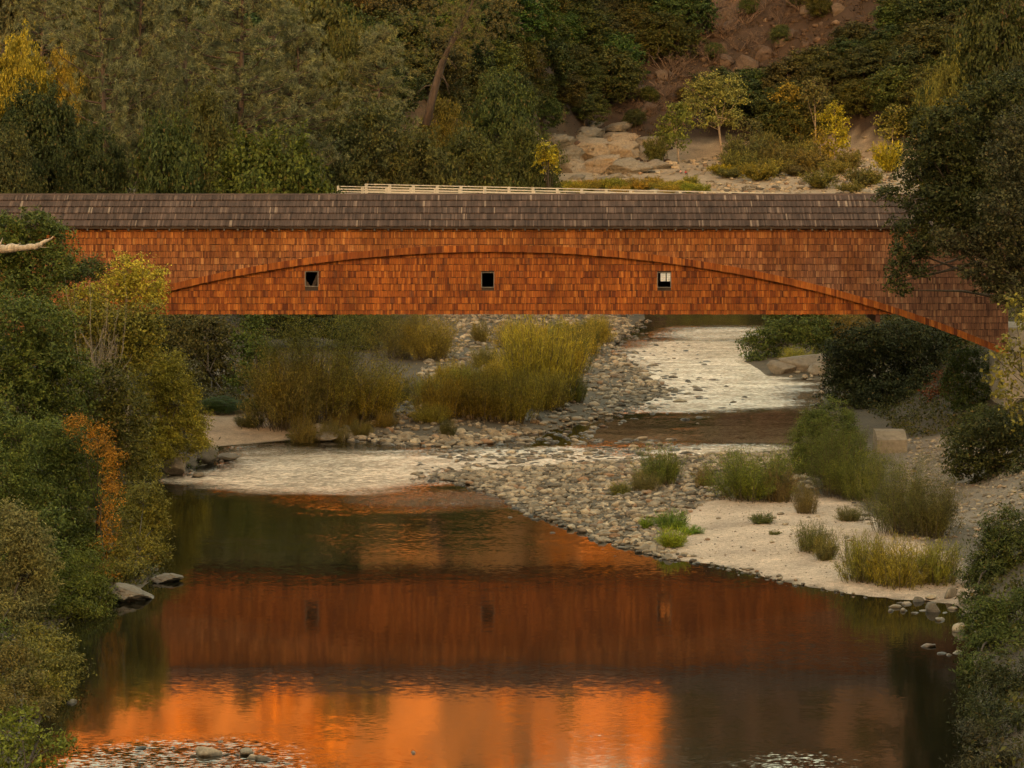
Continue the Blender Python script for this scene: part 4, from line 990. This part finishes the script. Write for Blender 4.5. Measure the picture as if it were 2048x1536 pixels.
for cy in range(-40, 230, 44):
    for cx in range(-30, 1010, 76):
        x, y = cx+rr.uniform(-28, 28), cy+rr.uniform(-16, 16)
        c = vary(rr.choice([DG, OL, (.085, .095, .035), (.10, .10, .035), DK]))
        zone = 'behind the tall grey pines' if x < 640 else ('on the slope behind the leaning pine' if x < 940 else 'at the edge of the left hillside wood')
        far_tree(rr.choice(['far_a', 'far_b', 'far_c']), x, y+40, rr.uniform(110, 170), c, shade(c)+' oak '+zone+(', high up' if y < 60 else ', lower down'), GL, hk=1.0)
for cx, yt, w, Y, c, lb in [(20,-60,190,420,(.12,.12,.055),'grey green oak above the yellow autumn tree'),(110,-70,170,432,(.11,.115,.04),'olive oak on the slope above the golden autumn tree'),(175,-20,150,440,(.10,.10,.036),'olive oak behind the twin trunks'),
        (150,90,120,418,(.12,.11,.04),'brown green oak beside the golden autumn tree'),(330,20,170,430,(.115,.11,.042),'brown olive oak behind the pines'),(430,60,150,420,(.10,.105,.04),'green oak between the broad pine and the hill'),(650,-20,170,470,(.09,.10,.034),'dark olive oak high behind the round tree')]:
    put('oak_tree', 'far_b', cx, yt, w, Y, c, lb)
for cx, cy, w, lb in ((1560,95,46,'small dark oak growing alone on the upper rocky rib'),(1430,120,40,'lone green shrub oak in the middle of the rocky rib'),(1640,40,56,'dark bush at the top of the rocky rib'),(1300,215,40,'green bush on the cliff above the bedrock'),(1500,40,44,'small olive oak between the bare shrubs'),(1370,210,36,'dark green bush at the foot of the rocky rib'),(1590,20,40,'tiny oak high on the rocky rib'),(1270,260,44,'rusty green bush just above the bedrock')):
    far_tree(rr.choice(['far_a', 'far_b']), cx, cy, w, vary((.085, .095, .034)), lb, None)
for cx, cy, w in ((1335,165,110),(1375,110,90),(1450,80,100),(1490,50,90),(1530,20,80),(1420,130,80),(1300,230,60),(1180,300,60),(1560,60,70),(1600,30,80),(1480,110,70),(1440,40,70),(1380,170,60),(1330,200,70),(1520,90,60)):
    ys = np.arange(470, 1050, 2.0); t = terr((cx-1024)/F*ys, ys); hit = np.nonzero(t > HC-(cy-YH)/F*ys)[0]; Y = ys[hit[0]]; W = w/F*Y
    plant('dead_shrub', 'dead_shrub', (cx-1024)/F*Y, Y, W*1.2, W*.6, (.2, .2, .2), 'bare pinkish grey shrub on the dry rocky rib', 'dead shrub', 'bare shrubs on the rocky rib', float(t[hit[0]]), bark=(.15, .105, .08))
# the wood on the upper slopes, which the last sun still reaches and the river mirrors
g = np.random.default_rng(91); P, Nn = [], []
n_ = 0
while n_ < 620:
    x = g.uniform(-170, 190); y = g.uniform(560, 1250); z_ = tz(x, y)
    if z_ < HC+.045*y+12 or vnoise(x*.03, y*.03, 5) < .25: continue
    n_ += 1; r = g.uniform(3.5, 6.5); d = unitv(95, g); d[:, 2] = np.abs(d[:, 2])*1.2-.2
    P.append(np.array([x, y, z_+r*.9])+d*r*g.uniform(.7, 1.1, 95)[:, None]); Nn.append(d+unitv(95, g)*.5)
P = np.concatenate(P); Nn = np.concatenate(Nn)
sel = np.repeat((g.random(n_) < .3) | (P[::95, 0] > 50), 95)
for nm_, q_, c_, lb_ in (('hilltop_wood', ~sel, (.46, .20, .026), 'orange autumn wood on the upper canyon slopes'), ('hilltop_evergreens', sel, (.05, .055, .022), 'dark evergreens scattered through the wood on the upper slopes')):
    V, Fc = leaf_cards(P[q_], Nn[q_], unitv(int(q_.sum()), g), g.uniform(1.5, 2.7, int(q_.sum())), g.uniform(1.1, 2.0, int(q_.sum())))
    tag(add(nm_, np_mesh(nm_, V, Fc, LEAF), color=c_), lb_, 'wood', None, 'stuff')
# cottonwoods and bushes of the far beach
def on_floor(cx, py):
    ys = np.arange(540, 760, 1.0); t = terr((cx-1024)/F*ys, ys, True); hit = np.nonzero(t > HC-(py-YH)/F*ys)[0]
    return float(ys[hit[0]]) if len(hit) else 690.0
def beach_tree(name, label, px, py, lobes, col, bark=(.34, .27, .20), r0=.26, dens=.6, asp=.75, tw=50):
    Y, z_ = hitg(px, py)
    return lobed(name, label, Y, lobes, col, L=.42, asp=asp, cr=.8, dens=dens, bark=bark, r0=r0, root=((px-1024)/F*Y, Y), ntwig=tw)
beach_tree('cottonwood_tree', 'tall pale cottonwood with white limbs on the far beach', 1445, 322, [(1385,180,20,16),(1420,163,24,18),(1458,168,24,20),(1480,192,14,22),(1440,196,36,20),(1395,208,26,18),(1366,222,18,14),(1455,235,22,18),(1418,245,20,14),(1470,240,16,20)], (.24, .26, .085), dens=.9, tw=110)
beach_tree('cottonwood_tree', 'green cottonwood beside the tall pale one', 1358, 325, [(1352,222,20,16),(1340,250,24,18),(1370,240,18,18),(1352,280,24,18),(1328,275,16,16)], (.17, .21, .05), r0=.18, dens=.9)
beach_tree('cottonwood_tree', 'orange gold poplar on the far beach', 1578, 318, [(1580,185,18,20),(1592,212,24,22),(1572,238,24,22),(1602,252,20,20),(1556,196,12,14),(1590,282,18,14)], (.27, .215, .04), r0=.18, dens=.9)
beach_tree('cottonwood_tree', 'grey green poplar behind the two golden ones', 1632, 314, [(1625,170,22,16),(1640,195,20,20),(1612,190,16,18),(1635,225,20,20)], (.15, .145, .055), r0=.18)
beach_tree('autumn_tree', 'bright yellow poplar on the far beach', 1668, 327, [(1668,220,16,16),(1655,240,18,18),(1685,246,13,24),(1670,272,22,22),(1690,280,10,20),(1668,300,22,14)], (.38, .35, .035), r0=.16, dens=.9)
beach_tree('autumn_tree', 'small yellow green tree below the bright poplar', 1640, 332, [(1640,270,16,14),(1632,292,20,16),(1650,305,18,14)], (.30, .24, .04), r0=.12)
beach_tree('cottonwood_tree', 'pale green tree half hidden by the big oak', 1785, 315, [(1790,222,20,12),(1770,240,20,12),(1800,245,18,16),(1780,265,24,12)], (.22, .215, .055), r0=.16)
beach_tree('willow_tree', 'grey green tree between the cottonwood and the gold poplar', 1500, 325, [(1500,250,22,16),(1520,275,24,18),(1490,285,24,18),(1510,305,26,14)], (.12, .125, .05), r0=.16)
for cx, yt, w, py, c, lb in [(1778,282,60,345,(.36,.33,.03),'bright yellow green bush by the big oak'),(1490,270,90,340,(.12,.13,.055),'grey green bush below the cottonwood'),
        (1560,290,90,342,(.14,.13,.045),'olive bush below the gold poplar'),(1620,300,80,345,(.18,.15,.045),'tan olive bush below the yellow poplar'),(1440,328,50,348,(.33,.29,.03),'small yellow bush by the seated person'),
        (1520,325,80,362,(.22,.20,.04),'yellow green bush in the middle of the far beach'),(1640,340,70,378,(.16,.16,.045),'low green bush among the far boulders'),(1725,335,70,375,(.14,.14,.05),'grey bush among the far boulders'),
        (1700,365,60,386,(.18,.17,.05),'low olive bush at the ridge of the roof'),(1590,330,60,352,(.15,.13,.05),'brown bush below the gold poplar'),(1460,335,60,356,(.14,.15,.05),'green bush on the far sand'),
        (1310,275,50,330,(.12,.13,.04),'green sapling at the end of the bedrock'),(1535,265,60,330,(.15,.15,.05),'olive sapling left of the gold poplar'),(1605,280,70,336,(.17,.17,.05),'olive green bush between the two golden poplars'),(1700,300,50,338,(.2,.18,.05),'tan green bush right of the yellow poplar'),(1475,300,70,345,(.17,.18,.055),'light green bush below the cottonwood'),(1545,315,70,352,(.2,.19,.05),'mid green bush at the middle of the beach'),(1670,320,60,350,(.22,.2,.05),'yellow olive bush below the yellow poplar'),(1740,345,50,372,(.2,.2,.05),'yellow green bush near the big oak')]:
    put('willow_shrub', 'far_bush', cx, yt, w, on_floor(cx, py), c, lb, 'shrub')
for i in range(24):
    cx = 1122+i*12+rr.uniform(-5, 5); py = rr.uniform(374, 388)
    put('willow_shrub', 'far_bush', cx, py-rr.uniform(16, 26), rr.uniform(30, 50), on_floor(cx, py), vary(rr.choice([(.33, .31, .05), (.27, .28, .05), (.38, .31, .05)])), 'low yellow green willow in the strip above the roof ridge', 'shrub', 'yellow willows on the far beach')

# right hill behind the big oak
for cx, yt, w, Y, c, lb in [(1980,-40,240,300,(.075,.085,.026),'green tree rising behind the huge dark oak'),(1900,130,120,290,(.17,.16,.035),'yellow green tree top behind the huge dark oak'),(2040,120,160,270,(.06,.065,.026),'brown green tree at the bridge end')]:
    put('oak_tree', 'mid_b', cx, yt, w, Y, c, lb)

# ------------------------------------------------------------------ stones
def ico(sub):
    bm = bmesh.new(); bmesh.ops.create_icosphere(bm, subdivisions=sub, radius=1)
    V = np.array([v.co[:] for v in bm.verts]); Fc = np.array([[v.index for v in f.verts] for f in bm.faces]); bm.free(); return V, Fc
def n3(V, s, seed):
    return fbm(V[:, 0]*s+V[:, 2]*1.7*s, V[:, 1]*s-V[:, 2]*1.3*s+5, 3, seed)
I0, I1, I2, I3, I4 = ico(1), ico(2), ico(3), ico(4), ico(4)
def stone(base, seed, amp=.25, flatb=.45, ang=0):
    V, Fc = base; g = np.random.default_rng(seed)
    W = V*(1+amp*n3(V, 1.1, seed))[:, None]
    if ang:                                  # chop planes for angular rock
        for _ in range(ang):
            d = unitv(1, g)[0]; k_ = g.uniform(.45, .8); p = W@d; W = W-np.outer(np.maximum(0, p-k_), d)*.92
    W = W*np.array([1, g.uniform(.65, .95), g.uniform(.45, .7)]); return W, Fc
CV = [stone(I1, 500+i, .42, ang=3)[0] for i in range(10)]; CF = I1[1]
CV0 = [stone(I0, 540+i, .35)[0]*1.08 for i in range(12)]
cob_small = []
def scatter(poly, n, smin, smax, seed, zlim=(-.12, 9), sink=.25, pw=2.2):
    g = np.random.default_rng(seed); pl = gpoly(poly); lo, hi = pl.min(0), pl.max(0)
    k_ = n*4; x = g.uniform(lo[0], hi[0], k_); y = g.uniform(lo[1], hi[1], k_)
    m_ = inside(x, y, pl); x, y = x[m_][:n], y[m_][:n]
    z_ = terr(x, y); s = smin+(smax-smin)*g.random(len(x))**pw
    for a_, b_, c_, d_ in zip(x, y, z_, s):
        if zlim[0] < c_ < zlim[1]: cob_small.append((a_, b_, max(c_, -.14 if zlim[0] < -.6 else -9)+d_*.5*(.5-sink), d_*.5))
scatter(BARA, 8200, .12, .85, 1, pw=3.0); scatter(BARB, 7000, .11, .68, 2, pw=2.8)
scatter([(1230,640),(1300,640),(1260,700),(1430,790),(1250,850),(1150,870),(1200,800)], 420, .25, .9, 3, (-.95, 9))
scatter([(860,872),(1150,862),(1420,885),(1380,925),(1000,955),(820,965)], 1300, .2, .8, 4, (-.9, 9)); scatter([(1250,650),(1420,700),(1500,800),(1400,850),(1250,830),(1300,760)], 260, .2, .8, 24, (-.95, 9)); scatter([(900,905),(1300,895),(1300,912),(900,925)], 420, .25, .75, 25, (-.95, 9))
scatter([(820,950),(1080,930),(1100,1040),(960,1000)], 500, .2, .55, 14, (-.5, 9))
scatter([(600,872),(900,880),(1050,865),(1050,885),(900,900),(700,890)], 380, .3, .95, 5, (-.5, 9))
scatter([(1820,890),(1930,900),(2060,1010),(2060,1120),(1880,1090),(1800,1010)], 1500, .08, .4, 6)
scatter([(1290,1118),(1340,1105),(1560,1155),(1780,1205),(1930,1225),(1930,1245),(1700,1200),(1430,1140)], 420, .1, .38, 7, (-.3, 9))
scatter([(1290,1095),(1310,1080),(1400,1130),(1330,1130)], 60, .15, .4, 8, (-.5, 9))
scatter([(1330,1040),(1700,1040),(1760,1150),(1420,1110)], 45, .1, .45, 9); scatter([(1300,1080),(1440,1020),(1700,1030),(1900,1150),(1900,1200),(1560,1155),(1430,1125)], 700, .03, .12, 19)
scatter([(1700,1010),(1900,1060),(1930,1150),(1700,1060)], 260, .08, .35, 10)
scatter([(330,960),(420,930),(500,905),(600,885),(640,870),(560,890),(420,920)], 60, .2, .6, 11, (-.4, 9))
scatter([(1560,740),(1660,745),(1640,800),(1600,890),(1560,905),(1590,860)], 120, .2, .7, 12, (-.5, 9))
# the far beach's pale boulders
g = np.random.default_rng(31)
for cx0, cx1, y0, y1, n in ((1390,1560,368,388,170),(1560,1790,320,388,420),(1330,1480,320,345,160),(1180,1340,340,360,40)):
    for i in range(n):
        cx, py = g.uniform(cx0, cx1), g.uniform(y0, y1)
        Y = on_floor(cx, py) if i % 4 == 0 else Y+g.uniform(-6, 6); x = (cx-1024)/F*Y; s = .35+1.3*g.random()**2
        cob_small.append((x, Y, tz(x, Y)+s*.12, s*.5))
# single stones that stand out
def ringpts(pts): return [(px, py, s) for px, py, s in pts]
SOLO = [(1790,1215,.45),(1800,1205,.4),(1815,1208,.42),(1835,1203,.5),(1780,1222,.4),(1805,1222,.42),(1830,1226,.4),(1850,1222,.45),(1868,1222,.95),(1890,1226,.4),(1905,1218,.4),(1862,1200,.4),(1900,1198,.8),(1880,1240,.5),(1922,1263,.8),
        (1856,1293,.5),(1884,1307,.38),(1900,1310,.36),(1916,1306,.5),(145,1405,.4),
        (282,1497,.42),(275,1508,.24),(270,1520,.26),(300,1496,.3),(318,1494,.3),(335,1496,.3),(348,1495,.28),(365,1499,.2),(380,1500,.22),(418,1508,.8),(388,1512,.28),(452,1509,.4),(475,1510,.36),(492,1507,.6),(505,1516,.45),(475,1522,.3),(528,1519,.5),(560,1526,.26),(578,1528,.3),(442,1483,.32),(825,1506,.36),
        (1020,1035,.3),(1104,1066,.36),(1206,1098,.26),(1230,1112,.24),(1054,1029,.45)]
cob_small.sort(key=lambda c: -(c[3]/c[1]))
vis_big = [c for c in cob_small if c[1] < 330][:300-len(SOLO)]; ids = set(map(id, vis_big))
rest = [c for c in cob_small if id(c) not in ids]
g = np.random.default_rng(8)
solo_m = [np_mesh('river_stone', *stone(I2, 700+i, .36, ang=3), M_COB_O, True) for i in range(12)]
def solo(x, y, z_, r, label, group):
    o = add('river_stone', solo_m[rnd.randrange(12)], None, (x, y, z_), (rnd.uniform(-.15, .15), rnd.uniform(-.15, .15), rnd.uniform(0, 6.28)), (r*rnd.uniform(1, 1.3), r*rnd.uniform(.85, 1.1), r*rnd.uniform(.9, 1.2)))
    tag(o, label, 'stone', group)
for x, y, z_, r in vis_big:
    q = (np.array([x]), np.array([y])); big = 'large ' if r > .42 else ''
    w_ = 'on the cobble bar below the bridge' if inside(*q, BARA_W)[0] else ('on the near cobble bar' if inside(*q, BARB_W)[0] else 'standing in the shallows of the riffle')
    solo(x, y, z_, r, big+'rounded grey tan river stone '+w_, 'river stones of the bars and shallows')
for k, (px, py, s) in enumerate(SOLO):
    x, y = gpt(px, py, 0)
    lb, gp = ('rounded stone of the ring laid in the shallows by the right bank', 'ring of stones') if k < 14 else (('lone stone in the water off the right bank', 'stones off the right bank') if k < 19 else (('wet stone of the arc of stones in the near shallows', 'arc of stones') if 20 <= k < 39 else ('single stone alone in the dark pool', 'stones in the pool')))
    solo(x, y, max(tz(x, y), -.12)+s*.17, s*.62, lb, gp)
def stone_mass(items, shapes, faces):
    nv = len(shapes[0]); n = len(items); arr = np.array(items); ang = g.uniform(0, 6.28, n); sc = arr[:, 3:4]*np.stack([g.uniform(.95, 1.35, n), g.uniform(.8, 1.1, n), g.uniform(.75, 1.15, n)], 1)
    q = np.array(shapes)[np.arange(n) % len(shapes)]*sc[:, None, :]; c_, s_ = np.cos(ang)[:, None], np.sin(ang)[:, None]
    V = np.stack([q[:, :, 0]*c_-q[:, :, 1]*s_+arr[:, 0:1], q[:, :, 0]*s_+q[:, :, 1]*c_+arr[:, 1:2], q[:, :, 2]+arr[:, 2:3]], 2)
    return V.reshape(-1, 3), (np.arange(n)[:, None, None]*nv+faces[None]).reshape(-1, 3)
rest.sort(key=lambda c: -(c[3]/c[1])); n = len(rest); nb = 2800
Va, Fa = stone_mass(rest[:nb], CV, CF); Vb, Fb = stone_mass(rest[nb:], CV0, I0[1])
V = np.concatenate([Va, Vb]); Fc = np.concatenate([Fa, Fb+len(Va)])
tag(add('cobbles', np_mesh('cobbles', V, Fc, M_COB_I, True)), 'mass of smaller cobbles covering the river bars', 'cobbles', None, 'stuff')
print('cobbles', n, 'single', len(vis_big)+len(SOLO))

def boulder(px, py, wpx, hpx, label, Y=None, z=None, seed=1, mat=None, ang=5, depth=.8, rot=0, cat='boulder', name='boulder', parent=None, base=None):
    if Y is None: x, y = gpt(px, py, .05); zz = 0
    else:
        y = Y; x = (px-1024)/F*Y; zz = HC-(py-YH)/F*Y if z is None else z
    V_, F_ = stone(base or I3, seed, .3, ang=ang); V_ = V_-V_.mean(0); ext = V_.max(0)-V_.min(0); V_ = V_/ext
    V_ = V_+(.06 if ang > 8 else .035)*np.stack([n3(V_*9, 1, seed+3), n3(V_*9, 1, seed+4), n3(V_*9, 1, seed+5)], 1)
    if ang > 8:                              # slanting beds of the bedrock
        u = V_[:, 2]*1.0+V_[:, 0]*.35+.05*n3(V_*6, 1, seed+6); st = (u*7) % 1.0
        V_ = V_*(1+.10*(st-.5))[:, None]
    w = wpx/F*y; h = hpx/F*y*1.35
    me = np_mesh(name, V_*np.array([w, w*depth, h]), F_, mat or M_BOULD, False)
    if parent is None: return tag(add(name, me, None, (x, y, zz+h*.32), (0, rot, 0)), label, cat)
    return add(name, me, parent, (x, y, zz+h*.32), (0, rot, 0))
boulder(350, 948, 48, 34, 'rounded tan boulder at the waterline of the sandy cove', seed=21)
boulder(405, 925, 60, 44, 'largest tan boulder beside the sandy cove', seed=22)
boulder(372, 930, 55, 24, 'flat tan boulder between two rounded ones at the cove', seed=23)
boulder(455, 918, 50, 12, 'low flat rock shelf at the end of the cove', seed=24)
boulder(398, 953, 26, 10, 'small rock awash near the cove boulders', seed=25)
boulder(255, 1196, 104, 24, 'pale sloping rock slab at the left water edge', seed=126, rot=.16, ang=12, depth=1.1)
boulder(334, 1160, 62, 13, 'pale rock point jutting into the pool', seed=127, rot=.1, ang=12, depth=1.1)
boulder(1600, 745, 105, 38, 'big flat tan boulder on the riffle bank', seed=28)
boulder(1562, 748, 60, 26, 'smaller tan boulder beside the big flat one', seed=29)
boulder(1640, 752, 50, 26, 'tan rock at the foot of the dark bush', seed=30)
boulder(650, 880, 60, 16, 'flat rock at the water edge below the golden fan', seed=33)
boulder(640, 868, 40, 20, 'rounded rock behind the flat one below the golden fan', seed=34)
boulder(1770, 895, 50, 20, 'dark rock at the foot of the concrete block', seed=35)
# bedrock of the far beach
oc = tag(add('rock_outcrop', None, loc=(0, 0, 0)), 'grey and tan slanting bedrock outcrop on the far beach', 'rock')
for i, (px, py, w, h) in enumerate([(1075,310,70,44),(1120,322,110,48),(1170,318,120,56),(1225,322,130,52),(1285,322,110,40),(1140,345,90,34),(1200,346,120,40),(1255,348,110,38),(1305,340,80,26),(1105,298,100,44),
        (1165,286,120,36),(1230,288,110,32),(1290,296,90,26),(1060,290,50,40),(1210,364,80,20),(1150,360,50,16),(1335,350,40,14),(1395,352,44,12),(1240,268,80,26),(1180,262,70,22)]):
    Yh, zh = hitg(px, py); boulder(px, py, w*.9, h*.8, None, Yh+1.5, zh-.6, 60+i, M_OUTC, 14, .8, -.28+rr.uniform(-.1, .1), parent=oc, name='slab', base=I4)
rb = tag(add('rocky_rib', None), 'dry reddish brown rock rib climbing the far hillside', 'rock')
for i in range(150):
    px = rr.uniform(1225, 1760); py = rr.uniform(-40, 325)
    if not bare(px, py): continue
    ys = np.arange(560, 1050, 2.0); tt = terr((px-1024)/F*ys, ys); hit = np.nonzero(tt > HC-(py-YH)/F*ys)[0]
    if not len(hit): continue
    Y = float(ys[hit[0]]); s = rr.choice((12, 16, 20, 26, 34, 48))*rr.uniform(.8, 1.2)
    boulder(px, py, s, s*rr.uniform(.5, .8), None, Y, float(tt[hit[0]])-1.2, 90+i, M_REDR, 14, .8, rr.uniform(-.5, .1), parent=rb, name='crag')
g = np.random.default_rng(12); Vr = []; nr = 0
xr = g.uniform(5, 110, 9000); yr = g.uniform(650, 980, 9000); pr = 1024+F*xr/yr; zr_ = terr(xr, yr); qr = YH+F*(HC-zr_)/yr
for x, y, z_, px, py in zip(xr, yr, zr_, pr, qr):
    if not (bare(px, py) or (py > 235 and px < 1340)) or py > 330 or py < -30: continue
    b = CV0[nr % 12]; sc = (.25+1.1*g.random()**3)*np.array([1, .9, .9]); a_ = g.uniform(0, 6.28); q = b*sc
    Vr.append(np.stack([q[:, 0]*math.cos(a_)-q[:, 1]*math.sin(a_)+x, q[:, 0]*math.sin(a_)+q[:, 1]*math.cos(a_)+y, q[:, 2]+z_+.1], 1)); nr += 1
M_RUB = make_rock_mat('rubble_rock', [(0, (.045, .03, .022)), (.5, (.085, .052, .036)), (.85, (.13, .088, .06)), (1, (.20, .15, .11))], 'island', wet=False)
tag(add('rubble', np_mesh('rubble', np.concatenate(Vr), (np.arange(nr)[:, None, None]*12+I0[1][None]).reshape(-1, 3), M_RUB, False)), 'reddish broken rock strewn over the dry rib', 'rubble', None, 'stuff')
# dry grass and brush between the rocks
P = np.repeat(np.stack([xr, yr, zr_], 1)[[bool(bare(a, b)) and -30 < b < 320 for a, b in zip(pr, qr)]][:2600], 14, 0); P = P+g.normal(size=P.shape)*np.array([.7, .7, .2])+np.array([0, 0, .35])
L_ = g.uniform(.5, 1.1, len(P)); V, Fc = leaf_cards(P, unitv(len(P), g), unitv(len(P), g)*.5+np.array([0, 0, 1]), L_, L_*.16)
tag(add('dry_brush', np_mesh('dry_brush', V, Fc, LEAF), color=(.085, .055, .028)), 'dry brown grass and brush on the rocky rib', 'brush', None, 'stuff')
# ------------------------------------------------------------------ small things
x, y = gpt(1781, 893, .9); zb = tz(x, y)
w = 60/F*y; h = 44/F*y
cbm = bmesh.new()
for v in MB().box(-w/2, w/2, -1.0, 1.0, -.8, h*.72).v: cbm.verts.new(v)
blk = MB(); blk.hexa([(-w/2, -1.0, -.8), (w/2, -1.0, -.8), (w/2, 1.5, -.8), (-w/2, 1.5, -.8), (-w/2, -1.0, h*.60), (w/2, -1.0, h*.60), (w/2, 1.5, h*.60), (-w/2, 1.5, h*.60)])
blk.hexa([(-w/2+.003, -.997, h*.601), (w/2-.003, -.997, h*.601), (w/2-.003, 1.49, h*.601), (-w/2+.003, 1.49, h*.601), (-w/2+.01, .2, h*.93), (w/2-.01, .2, h*.93), (w/2-.01, 1.4, h*.95), (-w/2+.01, 1.4, h*.95)])
tag(add('concrete_block', blk.mesh('concrete_block', M_CONC2), None, (x, y, zb)), 'tan concrete block with a sloping top among bushes', 'concrete block')
# bleached dead branch
p0, p1, p2, p3 = [Vector(wpt(*q, 178)) for q in ((-330, 530), (-20, 498), (70, 494), (108, 474))]
br = MB(); ctl = [p0, p0.lerp(p1, .5)+Vector((0, 0, -.15)), p1, p1.lerp(p2, .5)+Vector((0, 0, -.05)), p2, p2.lerp(p3, .55), p3]; rad = [.30, .27, .25, .23, .17, .10, .015]
path, rr_ = [], []
for i in range(43):                          # a knotty, weathered limb
    t = i/42*6; k = min(int(t), 5); f_ = t-k; path.append(ctl[k].lerp(ctl[k+1], f_)+Vector((0, rnd.gauss(0, .02), rnd.gauss(0, .028)))); rr_.append((rad[k]*(1-f_)+rad[k+1]*f_)*rnd.uniform(.82, 1.2))
br.tube(path, rr_, 9)
for q, dx, dz, r in ((.2, .2, .6, .06), (.55, .35, .3, .05), (.85, .5, .12, .05), (.4, -.1, -.35, .045), (.95, .9, -.02, .04)):
    e = p1.lerp(p2, q); br.tube([e, e+Vector((dx*.5, 0, dz*.6)), e+Vector((dx, .05, dz))], [r, r*.7, r*.15], 5)
xx = p0.x; 
br.tube([(p0.x-.2, p0.y, tz(p0.x, p0.y)-.5), (p0.x-.1, p0.y, p0.z*.6), tuple(p0)], [.4, .36, .29], 9)
tag(add('dead_branch', br.mesh('dead_branch', BARK, True), color=(.52, .42, .31)), 'bleached bare tree limb jutting from the left over the dark oak', 'branch')
# a person sitting on the far beach
def person(px, py, shirt, label):
    Y = on_floor(px, py); x = (px-1024)/F*Y; z0 = tz(x, Y)
    v = [(0,0,.14),(0,-.02,.42),(0,-.03,.60),(0,-.06,.70),(0,-.08,.84),(.10,-.12,.14),(.14,-.50,.42),(.13,-.62,.05),(.13,-.80,.04),(-.10,-.12,.14),(-.15,-.48,.44),(-.14,-.66,.05),(-.14,-.84,.04),
         (.19,-.04,.56),(.25,-.16,.33),(.12,-.40,.36),(-.19,-.04,.56),(-.26,-.16,.33),(-.12,-.40,.38)]
    e = [(0,1),(1,2),(2,3),(3,4),(0,5),(5,6),(6,7),(7,8),(0,9),(9,10),(10,11),(11,12),(2,13),(13,14),(14,15),(2,16),(16,17),(17,18)]
    rd = [.15,.14,.12,.055,.105,.095,.07,.05,.04,.095,.07,.05,.04,.055,.045,.035,.055,.045,.035]
    me = bpy.data.meshes.new('person'); me.from_pydata(v, e, []); o = add('person', me, None, (x, Y, z0+.02), (0, 0, .5))
    sk = o.modifiers.new('skin', 'SKIN')
    for i, r in enumerate(rd): me.skin_vertices[0].data[i].radius = (r, r)
    me.skin_vertices[0].data[0].use_root = True
    o.modifiers.new('sub', 'SUBSURF').levels = 1
    dg = bpy.context.evaluated_depsgraph_get(); m2 = bpy.data.meshes.new_from_object(o.evaluated_get(dg)); o.modifiers.clear(); o.data = m2
    m2.materials.clear()
    for mm in (flat_mat('skin', (.42, .24, .16)), shirt, flat_mat('dark_cloth', (.10, .10, .11))): m2.materials.append(mm)
    for p in m2.polygons:
        c = p.center; p.use_smooth = True
        p.material_index = 0 if c.z > .68 or (abs(c.x) > .08 and c.y < -.2 and .25 < c.z < .42 and c.y > -.42) or c.z < .09 and c.y < -.6 else (1 if c.z > .27 and c.y > -.28 else 2)
    hv, hf = stone(I2, 9, .1); add('hair', np_mesh('hair', hv*np.array([.125, .15, .16]), hf, flat_mat('hair', (.03, .02, .015)), True), o, (0, -.055, .895))
    return tag(o, label, 'person')
person(1371, 350, flat_mat('red_cloth', (.55, .03, .035)), 'person in a red top sitting on the far beach with knees drawn up')
person(1361, 349, flat_mat('pink_cloth', (.62, .40, .36)), 'person in a pale top sitting beside the one in red')
